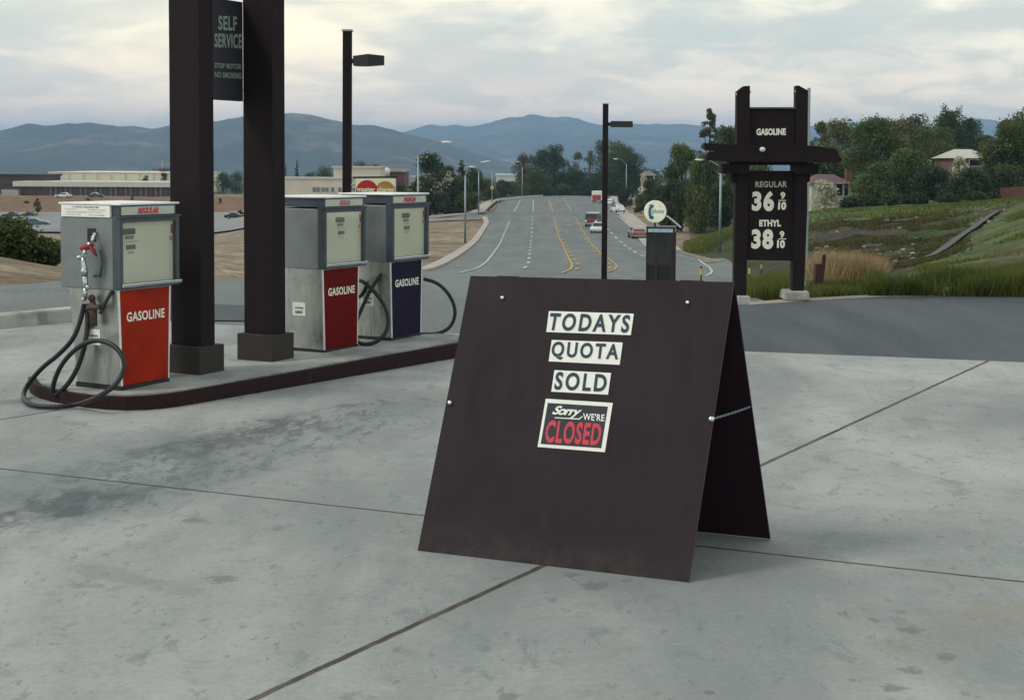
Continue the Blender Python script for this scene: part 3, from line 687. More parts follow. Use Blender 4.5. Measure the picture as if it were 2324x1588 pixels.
MB().sphere(SP(577, 436, .065), .022, 10, 6, (1, 1, .7)).build('collar', M['chrome'], grip, smooth=True)
lev = MB().tube([SP(548, 470, .075), SP(540, 495, .08), SP(530, 515, .08)], .012, 8)
lev.sphere(SP(512, 521, .085), .024, 10, 6, (1, 1, .7)); lev.tube([SP(550, 498, .07), SP(545, 520, .07), SP(535, 525, .075)], .008, 8)
lev.build('lever', M['nozzle'], rp1, smooth=True)
sw = MB().tube([SP(533, 520, .08), SP(536, 560, .08), SP(540, 600, .08), SP(543, 640, .08)], [.014, .017, .020, .020], 10)
sw.sphere(SP(541, 612, .08), .027, 10, 6); sw.tube([SP(545, 640, .08), SP(548, 690, .07), SP(550, 715, .07)], .018, 10); sw.sphere(SP(563, 712, .07), .018)
sw.tube([SP(548, 715, .07), SP(545, 790, .07)], .015, 10); sw.sphere(SP(536, 790, .075), .016)
sw.build('swivel', M['nozzle'], rp1, smooth=True)
MB().tube([SP(640, 470, .02), SP(655, 560, .02), SP(640, 640, .02), SP(600, 640, .02)], .009, 8).build('nozzle_guard_rail', M['frame'], rp1, smooth=True)
pp = MB().tube([SP(590, 785, .02), SP(600, 840, .04), SP(600, 960, .04)], [.016, .024, .024], 10); pp.sphere(SP(588, 782, .03), .026); pp.tube([SP(560, 845, .06), SP(640, 838, .05)], .018, 10)
pp.build('outlet_pipe', mat('rusty_pipe', (.10, .075, .05), .6, .4, var=.3, scale=20), rp1, smooth=True)
def hose(pts, r, par, k=10):                    # (point) list, smoothed
    P_ = np.array(pts); 
    for _ in range(3):
        Q = [P_[0]]
        for i in range(len(P_)-1): Q += [P_[i]*.75+P_[i+1]*.25, P_[i]*.25+P_[i+1]*.75]
        Q.append(P_[-1]); P_ = np.array(Q)
    return MB().tube(P_, r, k).build('hose', M['rubber'], par, smooth=True)
hp = [(928, 262, 9.58), (905, 380, 9.58), (850, 560, 9.56), (790, 670, 9.56), (700, 770, 9.58), (600, 860, 9.62), (480, 950, 9.68), (370, 1070, 9.74), (285, 1180, 9.80), (252, 1280, None), (290, 1355, None), (400, 1388, None), (560, 1398, None), (700, 1398, None), (850, 1372, None),
      (1000, 1325, 9.12), (1130, 1262, 9.16), (1250, 1180, 9.2), (1340, 1060, 9.24), (1375, 950, 9.26), (1350, 830, 9.28), (1270, 730, 9.32), (1170, 680, 9.36), (1060, 662, 9.4), (960, 685, 9.42), (860, 740, 9.45), (760, 830, 9.48), (680, 930, 9.5), (620, 1050, 9.52), (590, 1150, 9.54), (572, 1240, 9.55), (600, 1272, 9.55), (650, 1240, 9.55),
      (720, 1180, 9.54), (790, 1090, 9.54), (850, 980, 9.54), (900, 850, 9.54), (935, 720, 9.54), (962, 560, 9.56), (968, 440, 9.58), (965, 330, 9.6)]
pts = []
for x, y, Y in hp:
    X = Z2(x, y); pts.append(G(*X, .022) if Y is None else D(*X, Y))
hose(pts, .0165, rp1)
hose([SP(720, 735, .0), SP(680, 800, .03), SP(640, 880, .05)], .013, rp1)
# hoses of the far pump
def H3(x, y, Y): return D(*Z3(x, y), Y)
hose([H3(960, 735, 12.1), H3(840, 880, 12.05), H3(740, 1100, 12.0), H3(690, 1230, 11.9), H3(735, 1312, 11.72), H3(800, 1322, 11.70), H3(880, 1302, 11.7), H3(940, 1240, 11.72), H3(968, 1150, 11.75), H3(945, 1050, 11.8), H3(880, 950, 11.85), H3(800, 870, 11.9), H3(735, 832, 12.0), H3(700, 880, 12.1), H3(740, 1000, 12.15), H3(830, 820, 12.15), H3(885, 700, 12.15)], .0165, rp3)
hose([H3(1225, 830, 12.6), H3(1330, 858, 12.6), H3(1420, 945, 12.6), H3(1468, 1060, 12.6), H3(1448, 1160, 12.6), H3(1395, 1218, 12.58), H3(1310, 1245, 12.55), H3(1200, 1243, 12.5)], .0165, rp3)
# column's dark reflection on the red pump's side is left to the metallic steel
# ------------------------------------------------------------------ self-service gate sign
b1 = G(499/1.1015, 936.6/1.1015, .11); b2 = G(680.5/1.1015, 903/1.1015, .12)
gs = empty('self_service_sign', b1, 'tall dark brown pair of timber columns carrying a self service panel', 'sign')
for bb in (b1, b2):
    MB().box(bb, u, v, Zv, (0, .268), (0, .345), (-.03, .195)).build('column_base', mat('dark_base', (.030, .024, .022), .8, var=.15), gs, bevel=.006)
    MB().box(bb, u, v, Zv, (.05, .202), (.03, .315), (.195, 3.9)).build('column', M['brown'], gs, bevel=.005)
pn = b1+v*.12; L12 = (b2-b1)@u
MB().box(b1, u, v, Zv, (.202, L12+.05), (.27, .31), (1.99, 2.745)).build('sign_panel', mat('sign_panel_blue', (.020, .022, .032), .6, var=.1), gs)
nf = -v; pf = b1+v*.27
for tx_, q in (('SELF', [(495, 36), (537, 38), (537, 71), (495, 69)]), ('SERVICE', [(486, 76), (548, 78), (548, 111), (486, 108)]), ('STOP MOTOR', [(486.5, 143), (547, 146), (547, 158), (486.5, 155)]), ('NO SMOKING', [(486.5, 163), (547, 166), (547, 180), (486.5, 176)])):
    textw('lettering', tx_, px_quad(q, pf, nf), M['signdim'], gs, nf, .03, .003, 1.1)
# ------------------------------------------------------------------ lot lamps
def lot_lamp(x0, ytop, x1, yb, Y, label, hx, wd):
    b = D(x1, yb, Y); tp = D(x0, ytop, Y); zb = min(tz(b[0], Y)+.05, b[2]); b[2] = zb
    r = empty('lot_lamp', b, label, 'lamp post', 'square-headed lamp posts of the forecourt')
    tp2 = np.array([tp[0], Y, tp[2]]); h = wd/2
    ax = np.array([1., 0, 0]); ay = np.array([0, 1., 0])
    MB().hexa([b+ax*a_*h+ay*c_*h for a_, c_ in ((-1, -1), (1, -1), (1, 1), (-1, 1))], [tp2+ax*a_*h+ay*c_*h for a_, c_ in ((-1, -1), (1, -1), (1, 1), (-1, 1))]).build('pole', M['brown'], r)
    MB().hexa([tp2+ax*a_*h*1.2+ay*c_*h*1.2 for a_, c_ in ((-1, -1), (1, -1), (1, 1), (-1, 1))], [tp2+Zv*.03+ax*a_*h*1.2+ay*c_*h*1.2 for a_, c_ in ((-1, -1), (1, -1), (1, 1), (-1, 1))]).build('pole_cap', M['galv'], r)
    return r, b, tp2
r1, lb1, lt1 = lot_lamp(788.5, 72, 787, 445, 25., 'tall dark lamp post behind the pumps, larger of the two square-headed ones', 0, .150)
e = D(800, 138, 25.); q = D(874, 138, 25.); z0 = D(800, 150, 25.)[2]; z1 = D(800, 128, 25.)[2]
lh = MB().hexa([np.array([e[0]+.03, 24.8, z0]), np.array([e[0]+.30, 24.72, z0-.03]), np.array([q[0], 24.85, z0]), np.array([e[0]+.03, 25.15, z0])],
          [np.array([e[0]+.03, 24.8, z1-.01]), np.array([e[0]+.30, 24.72, z1+.02]), np.array([q[0], 24.85, z1]), np.array([e[0]+.03, 25.15, z1])])
lh.tube([np.array([lt1[0]+.06, 25, (z0+z1)/2]), np.array([e[0]+.05, 25, (z0+z1)/2])], .04, 8)
lh.build('lamp_head', M['black'], r1)
r2, lb2, lt2 = lot_lamp(1374.5, 237, 1370.5, 680, 50., 'slimmer dark lamp post rising behind the black folding board', 0, .19)
e = D(1381, 282, 50.); q = D(1435, 283, 50.); z0 = D(1400, 289, 50.)[2]; z1 = D(1400, 275.5, 50.)[2]
MB().box(np.array([e[0], 50, 0]), np.array([1., 0, 0]), np.array([0, 1., 0]), Zv, (.08, q[0]-e[0]), (-.2, .2), (z0, z1)).tube([np.array([lt2[0], 50, (z0+z1)/2]), np.array([e[0]+.1, 50, (z0+z1)/2])], .06, 8).build('lamp_head', M['black'], r2)
# credit card sign on the lamp post
ccs = empty('credit_card_sign', (D(852, 440, 24.8)[0], 24.8, lb1[2]), 'white credit card sign with red and ochre circles beside the lamp post', 'sign')
cn = np.array([0, -1., 0]); cp0 = np.array([0, 24.8, 0])
q = px_quad([(807, 470), (898, 469), (898, 405), (807, 406)], cp0, cn)
MB().slab(q, cn, .05).build('sign_face', M['cream'], ccs, bevel=.004)
MB().slab([a_-cn*.0+Zv*0 for a_ in px_quad([(800, 405), (903, 404), (903, 400), (800, 401)], cp0, cn)], cn, .1).build('top_rail', M['black'], ccs)
def circ(x, y, r, m, off, clip=None):
    c0 = PL(x, y, cp0, cn); r_ = r/FPX*24.8
    return MB().add([c0+cn*off]+[c0+cn*off+np.array([math.cos(th)*r_, 0, math.sin(th)*r_]) for th in np.linspace(0, 2*math.pi, 49)[:-1]], [(0, 1+i, 1+(i+1) % 48) for i in range(48)]).build('logo_circle', m, ccs)
circ(874.5, 434, 22.5, M['ochre'], .003); circ(833, 434, 25, M['logored'], .006)
textw('lettering', 'master charge', px_quad([(811, 424), (894, 425), (894, 439), (811, 438)], cp0, cn), M['cream'], ccs, cn, .03, .010)
for zz in (420, 436, 455): a_ = D(797, zz, 24.88); b_ = D(812, zz, 24.88); MB().tube([a_, b_], .02, 6).build('bracket', M['galv'], ccs)
# ------------------------------------------------------------------ A-frame board
BL = G(948, 1248, .002); BR = G(1562, 1320, .002); e = nrm(BR-BL); bk = np.array([-e[1], e[0], 0]); th = R_(19)
up = Zv*math.cos(th)+bk*math.sin(th); fn = np.cross(e, up)
TL = PL(1068, 626, BL, fn); TR = PL(1665, 640, BL, fn)
bd = empty('folding_board', (BL+BR)/2, 'large dark brown plywood folding board reading TODAYS QUOTA SOLD', 'folding sign')
MB().slab([BL, BR, TR, TL], fn, .012).build('front_panel', M['board'], bd)
MB().slab([BR-fn*.0005+e*.0015, BR-fn*.0115+e*.0015, TR-fn*.0115+e*.0015, TR-fn*.0005+e*.0015], e, .001).build('edge_strip', M['edge'], bd)
c1 = G(1749, 1222, .004); c0_ = c1-nrm(BR-BL)*np.linalg.norm(BR-BL); TR2 = TR-fn*.03; TL2 = TL-fn*.03
bn = np.cross(nrm(c0_-c1), nrm(TR2-c1)); bn = bn/np.linalg.norm(bn)
if bn[1] < 0: bn = -bn
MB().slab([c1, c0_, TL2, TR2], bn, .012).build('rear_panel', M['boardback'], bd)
MB().tube([c0_-bn*.02+Zv*.004, c1-bn*.014+Zv*.004], .004, 6).build('bottom_strip', M['galv'], bd)
for hx in (.15, .85):
    a_ = TL*(1-hx)+TR*hx; MB().box(a_, e, fn, Zv, (-.05, .05), (-.035, -.005), (-.012, .004)).build('hinge', M['black'], bd)
def bolt(x, y, r):
    c_ = PL(x, y, BL, fn); MB().sphere(c_+fn*.004, r, 12, 8).build('bolt', M['chrome'], bd, smooth=True)
bolt(1141, 676, .010); bolt(1561, 687, .010); bolt(1022, 914, .0115); bolt(1615, 951, .013)
ch0 = PL(1618, 950, BL, fn); ch1 = PL(1705, 922, c1, bn)
mb = MB(); N = 22
for k_ in range(N):
    a_ = ch0+(ch1-ch0)*(k_/N); b_ = ch0+(ch1-ch0)*((k_+1.2)/N); sag = -Zv*.002*math.sin(math.pi*(k_+.5)/N)
    d_ = nrm(b_-a_); w_ = np.cross(d_, Zv) if k_ % 2 else np.cross(d_, np.cross(d_, Zv)); w_ = nrm(w_)*.004
    ring = [a_+sag+(b_-a_)*(.5-.5*math.cos(t_))+w_*math.sin(t_) for t_ in np.linspace(0, 2*math.pi, 9)]
    mb.tube(ring, .0016, 5, False)
mb.build('chain', M['galv'], bd)
def card(q, texts, name='letter_card', m=M['card']):
    o = MB().slab([a_+fn*.0025 for a_ in px_quad(q, BL, fn)][::-1], fn, .002).build(name, m, bd); return o
def cq(a, Z=ZL): return [Z(*q) for q in a]
for tx_, qc, qt in (('TODAYS', [(275, 142), (1077, 168), (1048, 370), (250, 340)], [(292, 160), (1050, 180), (1028, 350), (262, 325)]),
                    ('QUOTA', [(302, 415), (972, 440), (943, 650), (272, 617)], [(312, 428), (945, 455), (925, 628), (290, 600)]),
                    ('SOLD', [(327, 700), (862, 727), (833, 932), (297, 903)], [(345, 715), (832, 740), (812, 908), (322, 886)])):
    o = card(cq(qc), None)
    textw('lettering', tx_, px_quad(cq(qt), BL, fn), M['navy'], o, fn, .03, .0045, 1.28)
cs = MB().slab([a_+fn*.003 for a_ in px_quad(cq([(245, 970), (878, 1010), (803, 1475), (168, 1425)]), BL, fn)][::-1], fn, .003).build('closed_sign', M['card'], bd)
MB().slab([a_+fn*.0042 for a_ in px_quad(cq([(265, 1010), (833, 1045), (770, 1437), (198, 1397)]), BL, fn)][::-1], fn, .001).build('sign_ground', M['darknavy'], cs)
textw('lettering', 'CLOSED', px_quad(cq([(262, 1172), (785, 1205), (755, 1415), (232, 1385)]), BL, fn), M['redink'], cs, fn, .035, .0055, 1.12)
textw('lettering', 'Sorry', px_quad(cq([(315, 1035), (605, 1052), (585, 1160), (285, 1142)]), BL, fn), M['card'], cs, fn, .03, .0055, .85, .14)
textw('lettering', "WE'RE", px_quad(cq([(600, 1105), (805, 1118), (800, 1185), (598, 1172)]), BL, fn), M['card'], cs, fn, .02, .0055, 1.05)
uq = px_quad(cq([(335, 1146), (560, 1158), (590, 1135), (597, 1140), (565, 1168), (330, 1155)]), BL, fn); MB().add([a_+fn*.0055 for a_ in uq], [(0, 1, 4, 5), (1, 2, 3, 4)]).build('underline', M['card'], cs)
# ------------------------------------------------------------------ price sign
YS = 17.3; sn = np.array([0, -1., 0]); sp0 = np.array([0, YS, 0]); ax = np.array([1., 0, 0]); ay = np.array([0, 1., 0])
ps = empty('price_sign', D(1750, 672, YS), 'dark timber gasoline price sign with cross beams at the forecourt edge', 'price sign')
def SB(name, q, y0, y1, m, par=ps, bev=.0):        # polygon in photo coordinates extruded from y0 to y1 in depth
    W = [PL(a_, b_, np.array([0, YS+y0, 0]), sn) for a_, b_ in q]; k_ = len(W); B_ = [w_+ay*(y1-y0) for w_ in W]
    mb = MB().add(W+B_, [tuple(range(k_))[::-1], tuple(k_+i for i in range(k_))]+[(i, (i+1) % k_, k_+(i+1) % k_, k_+i) for i in range(k_)])
    return mb.build(name, m, par, bevel=bev)
SB('post', [(1673, 208), (1688, 196), (1702, 195), (1702, 330), (1697, 480), (1694, 672), (1666, 674), (1668, 480), (1672, 330)], 0, .15, M['brown'])
SB('post', [(1807, 195), (1812, 194), (1834, 206), (1833, 330), (1832, 480), (1825, 664), (1798, 666), (1802, 480), (1806, 330)], 0, .15, M['brown'])
SB('upper_panel', [(1703, 246), (1806, 246), (1805, 375), (1701, 375)], .03, .12, M['brown'])
SB('lower_panel', [(1700, 388), (1804, 388), (1800, 592), (1695, 590)], .03, .12, M['brown'])
SB('panel_trim', [(1703, 243.5), (1806, 243.5), (1806, 247), (1703, 247)], .0, .14, M['frame'])
SB('upper_beam', [(1598, 325), (1672, 329), (1832, 330), (1897, 338), (1905, 350), (1832, 350), (1660, 347), (1600, 341)], -.14, -.02, M['brown'])
SB('main_beam', [(1612, 344), (1660, 347), (1832, 350), (1900, 350), (1911, 362), (1907, 369), (1800, 368), (1660, 367), (1604, 364), (1602, 354)], -.17, -.0, M['brown'])
SB('lower_beam', [(1640, 372), (1700, 372), (1700, 395), (1640, 394)], -.08, .22, M['brown'])
SB('lower_beam', [(1804, 372), (1858, 372), (1858, 395), (1804, 395)], -.08, .22, M['brown'])
SB('cross_tie', [(1655, 366), (1846, 369), (1846, 374), (1655, 372)], -.10, .24, M['brown'])
SB('bracket_block', [(1660, 395), (1672, 395), (1672, 416), (1660, 412)], .0, .14, M['brown'])
SB('bracket_block', [(1833, 395), (1840, 395), (1838, 412), (1833, 414)], .0, .14, M['brown'])
SB('footing', [ZS(365, 1520), ZS(468, 1523), ZS(480, 1605), ZS(355, 1600)], -.1, .3, M['kerb'], ps, .01)
SB('footing', [ZS(785, 1482), ZS(975, 1480), ZS(985, 1556), ZS(770, 1556)], -.1, .3, M['kerb'], ps, .01)
MB().sphere(PL(1730.5, 339.5, np.array([0, YS-.2, 0]), sn), .03, 10, 8, (1.2, 1, 1)).build('spot_lamp', M['lamphead'], ps, smooth=True)
for x_, y_ in ((1703, 209), (1672, 214), (1806, 208), (1835, 214)): MB().sphere(D(x_, y_, YS+.05), .014, 8, 6).build('bolt', M['lamphead'], ps, smooth=True)
pf_ = np.array([0, YS+.03, 0])
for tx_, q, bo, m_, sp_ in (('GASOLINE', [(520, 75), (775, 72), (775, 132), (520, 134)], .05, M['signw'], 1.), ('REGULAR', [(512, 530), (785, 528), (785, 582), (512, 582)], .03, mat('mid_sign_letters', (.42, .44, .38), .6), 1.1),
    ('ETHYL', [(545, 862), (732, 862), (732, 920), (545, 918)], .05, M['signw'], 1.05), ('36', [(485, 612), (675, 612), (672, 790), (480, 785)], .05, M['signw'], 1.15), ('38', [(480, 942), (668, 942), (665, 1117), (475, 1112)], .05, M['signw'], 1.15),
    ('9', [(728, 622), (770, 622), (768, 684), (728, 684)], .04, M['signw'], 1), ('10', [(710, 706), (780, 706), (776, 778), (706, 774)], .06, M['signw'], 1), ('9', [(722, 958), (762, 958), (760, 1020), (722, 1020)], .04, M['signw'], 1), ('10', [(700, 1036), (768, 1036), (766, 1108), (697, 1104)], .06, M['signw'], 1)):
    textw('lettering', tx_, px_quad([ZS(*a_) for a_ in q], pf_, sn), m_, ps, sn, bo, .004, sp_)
for y_ in (695, 1027): SB('fraction_bar', [ZS(712, y_-4), ZS(778, y_-4), ZS(778, y_+3), ZS(712, y_+3)], .024, .028, M['signw'])
# ------------------------------------------------------------------ phone booth
YB = 47.; a_ = D(1467, 515, YB); cR = D(1532, 515, YB-.15); W1 = .66
gb = tz(a_[0]+.4, YB)+.12
pb = empty('phone_booth', (a_[0]+.4, YB+.3, gb), 'glazed metal telephone booth beside the road behind the board', 'phone booth')
f1 = np.array([cR[0]-a_[0], cR[1]-a_[1], 0]); W1 = np.linalg.norm(f1); f1 = f1/W1; f2 = np.array([-f1[1], f1[0], 0]); o_ = np.array([a_[0], a_[1], gb]); Hb = a_[2]-gb; Dp = .86
BB = lambda name, x, y, z, m, par=pb, bev=0.: MB().box(o_, f1, f2, Zv, x, y, z).build(name, m, par, bevel=bev)
M['alu'] = mat('dark_aluminium', (.013, .016, .020), .6, .2, var=.1)
for x_, y_ in ((0, 0), (W1-.05, 0), (0, Dp-.05), (W1-.05, Dp-.05)): BB('corner_post', (x_, x_+.05), (y_, y_+.05), (0, Hb-.03), M['alu'])
BB('roof', (-.015, W1+.015), (-.015, Dp+.015), (Hb-.03, Hb+.015), M['frame'], bev=.01)
hd = MB(); hd.box(o_, f1, f2, Zv, (.05, W1-.05), (.0, .03), (Hb-.20, Hb-.03)); hd.box(o_, f1, f2, Zv, (W1-.03, W1), (.05, Dp-.05), (Hb-.20, Hb-.03)); hd.box(o_, f1, f2, Zv, (0, .03), (.05, Dp-.05), (Hb-.20, Hb-.03)); hd.build('header', M['alu'], pb)
sg = BB('header_sign', (.06, W1-.07), (-.006, -.001), (Hb-.17, Hb-.06), mat('sign_pale_blue', (.45, .56, .60), .5))
q = [o_+f1*x_+f2*(-.006)+Zv*z_ for x_, z_ in ((.16, Hb-.09), (W1-.12, Hb-.09), (W1-.12, Hb-.14), (.16, Hb-.14))]
textw('lettering', 'telephone', q, mat('sign_blue_letters', (.12, .25, .38), .5), sg, -f2, .02, .002)
BB('header_sign', (W1+.001, W1+.006), (.06, Dp-.06), (Hb-.17, Hb-.06), bpy.data.materials['sign_pale_blue'])
BB('door_frame', (W1*.30, W1*.40), (.004, .03), (0, Hb-.2), mat('booth_maroon', (.028, .013, .019), .6)); BB('door_frame', (W1-.14, W1-.05), (.004, .03), (0, Hb-.2), bpy.data.materials['booth_maroon'])
BB('mid_rail', (.05, W1-.05), (.008, .028), (.62, .70), bpy.data.materials['booth_maroon'])
BB('glass_pane', (.05, W1-.05), (.03, .036), (.70, Hb-.2), M['pane']); BB('glass_pane', (W1-.03, W1-.024), (.05, Dp-.05), (.05, Hb-.2), M['pane']); BB('glass_pane', (.02, .026), (.05, Dp-.05), (.05, Hb-.2), M['pane'])
BB('kick_panel', (.05, W1-.05), (.03, .04), (.02, .62), M['alu']); BB('rear_panel', (.05, W1-.05), (Dp-.04, Dp-.03), (.02, Hb-.2), M['alu'])
tl = BB('telephone', (W1-.32, W1-.08), (Dp-.25, Dp-.06), (.95, 1.6), M['black'])
gsn = empty('phone_globe_sign', D(1487, 505, YB+.2), 'round white phone sign with blue handset above the booth', 'sign')
gc = D(1487, 480, YB+.1); gr = 25.3/FPX*YB
MB().tube([gc-ay*.06, gc-ay*.05, gc+ay*.05, gc+ay*.06], [gr*.95, gr, gr, gr*.95], 40).build('sign_disc', mat('lit_white', (.85, .84, .66), .4, emit=(1, .98, .75, .12)), gsn)
MB().tube([gc-Zv*gr*.98, np.array([gc[0], gc[1], gb+Hb-.01])], .03, 8).build('stem', M['alu'], gsn)
def HQ(x, y): return PL(*Z7(x, y), gc-ay*.063, sn)
MB().tube([HQ(275, 205), HQ(255, 235), HQ(250, 285), HQ(255, 335), HQ(275, 360)], .048, 8).sphere(HQ(276, 200), .078, 10, 6, (1, .3, .8)).sphere(HQ(276, 362), .078, 10, 6, (1, .3, .8)).build('handset_symbol', mat('phone_blue', (.03, .16, .28), .5), gsn, smooth=True)
textw('lettering', 'phone', [HQ(290, 238), HQ(452, 238), HQ(452, 322), HQ(290, 322)], mat('phone_blue2', (.12, .36, .45), .5), gsn, sn, .02, .0)
MB().tube([D(1513, 490, YB+.3), D(1530, 503, YB+.35), D(1545, 516, YB+.4)], .03, 8).build('support_rod', M['white'], gsn)
# ------------------------------------------------------------------ delineator posts
for x_, yt, yb, Y, lb in ((1591.5, 604, 650, 36, 'short yellow and black marker post right of the phone booth'), (1701, 603, 640, 38, 'short yellow marker post by the left leg of the price sign'), (1728, 596, 622, 52, 'faint yellow marker post in the gap under the price sign')):
    tp = D(x_, yt, Y); zb = tz(tp[0], Y)
    r = empty('marker_post', (tp[0], Y, zb), lb, 'marker post', 'road marker posts')
    b_ = np.array([tp[0], Y, zb]); MB().tube([b_, np.array([tp[0], Y, tp[2]])], .02, 8).build('post', M['black'], r)
    MB().tube([np.array([tp[0], Y, tp[2]-.22]), np.array([tp[0], Y, tp[2]-.06])], .028, 8).build('reflector', M['yel'], r)
# wooden post
wp = D(1862, 655, 20.5); r = empty('wooden_post', wp, 'leaning dark wooden post in the grass right of the price sign', 'post')
SQ = [ZS(1040, 1245), ZS(1120, 1240), ZS(1085, 1490), ZS(1025, 1490)]
W = [D(*q, 20.5) for q in SQ]; MB().slab([W[3], W[2], W[1], W[0]], sn, .16).build('post', M['wood'], r)
W = [D(*q, 20.56) for q in (ZS(1095, 1165), ZS(1122, 1160), ZS(1118, 1245), ZS(1090, 1248))]; MB().slab([W[3], W[2], W[1], W[0]], sn, .06).build('stake', M['wood'], r)
# ------------------------------------------------------------------ street lamps
def street_lamp(xp, yt, yb, Y, hx, hy, label, wpx=None, sign=False, hw=.8):
    b = D(xp, yb, Y); b[2] = tz(b[0], Y); tp = np.array([b[0], Y, D(xp, yt, Y)[2]]); hd_ = D(hx, hy, Y); sgn = 1 if hd_[0] > tp[0] else -1
    r = empty('street_lamp', b, label, 'street lamp', 'street lamps along the road')
    MB().tube([b, tp], [.13, .09], 10).build('pole', M['galv'], r, smooth=True)
    m_ = (tp+hd_)/2+Zv*(abs(hd_[2]-tp[2])*.28)
    MB().tube([tp-Zv*.1, tp*.6+m_*.4, m_, m_*.4+hd_*.6+Zv*.1, hd_], .05, 6).build('arm', M['galv'], r, smooth=True)
    MB().sphere(hd_+ax*sgn*hw*.4, hw*.5, 10, 6, (1, .45, .24)).build('lamp_head', M['lamphead'], r, smooth=True)
    if sign: MB().sphere(np.array([b[0], Y-.2, D(xp, sign, Y)[2]]), .42, 10, 8, (1, .1, 1.1)).build('road_sign', mat('sign_yellow', (.45, .42, .2), .6), r)
street_lamp(948.5, 352, 560, 150, 1003, 323, 'tall grey street lamp with curved arm left of the road, highest of the left ones', hw=1.2)
street_lamp(1055.5, 398, 552, 160, 1065, 379, 'grey street lamp standing on the bare tan bank left of the road')
street_lamp(1086, 388, 490, 262, 1092, 368, 'street lamp at the corner of the side street', hw=1.2)
street_lamp(1116.5, 384, 459, 330, 1112, 366, 'street lamp with small round sign behind the guard rail', sign=426, hw=1.2)
street_lamp(1185, 380, 447, 400, 1178, 367, 'faint street lamp farthest along the left kerb', hw=1.)
street_lamp(1421, 372, 456, 340, 1402, 361, 'street lamp with yellow sign right of the slim dark lamp post', sign=438, hw=1.2)
street_lamp(1633, 379, 578, 130, 1594, 363, 'pale street lamp on the right bank between willows and price sign')
street_lamp(1504, 392, 470, 300, 1495, 386, 'thin street lamp rising behind the round phone sign', hw=.7)
b_ = D(1829, 640, 30.); r = empty('steel_pole', np.array([b_[0], 30, tz(b_[0], 30)]), 'thin pale steel pole just behind the right side of the price sign', 'pole')
MB().tube([np.array([b_[0], 30, tz(b_[0], 30)]), D(1836, 200, 30.)], .035, 8).build('pole', M['galv'], r)
# ------------------------------------------------------------------ guard rail
gp = []
for (a_, b_), Yg in zip(((1215, 1300), (1300, 1215), (1380, 1140), (1460, 1072), (1650, 1060), (1900, 1030), (2100, 1015), (2290, 1002)), (262, 285, 312, 340, 360, 385, 405, 425)):
    q = D(*Z8(a_, b_), Yg); gp.append(q)
print('rail', [(round(q[1]), round(q[2]-tz(q[0], q[1]), 2)) for q in gp])
gr_ = empty('guard_rail', gp[0], 'pale metal guard rail along the left kerb where the road climbs', 'guard rail')
P_ = list(gp); mb = MB()
for i in range(len(P_)-1): 
    a_, b_ = P_[i], P_[i+1]; d_ = nrm((b_-a_)*[1, 1, 0]); s_ = np.array([-d_[1], d_[0], 0]); mb.hexa([a_-s_*.04-Zv*.2, a_+s_*.04-Zv*.2, b_+s_*.04-Zv*.2, b_-s_*.04-Zv*.2], [a_-s_*.04+Zv*.2, a_+s_*.04+Zv*.2, b_+s_*.04+Zv*.2, b_-s_*.04+Zv*.2])
mb.build('rail', mat('rail_metal', (.62, .62, .56), .6, .1), gr_)
for i in range(len(P_)-1):
    k_ = max(2, int(np.linalg.norm(P_[i+1]-P_[i])/6))
    for j in range(k_): q = P_[i]+(P_[i+1]-P_[i])*j/k_; MB().tube([np.array([q[0], q[1]+.12, min(tz(q[0], q[1])-.1, q[2]-.6)]), q+Zv*.1+ay*.12], .09, 5).build('rail_post', M['wood'], gr_)
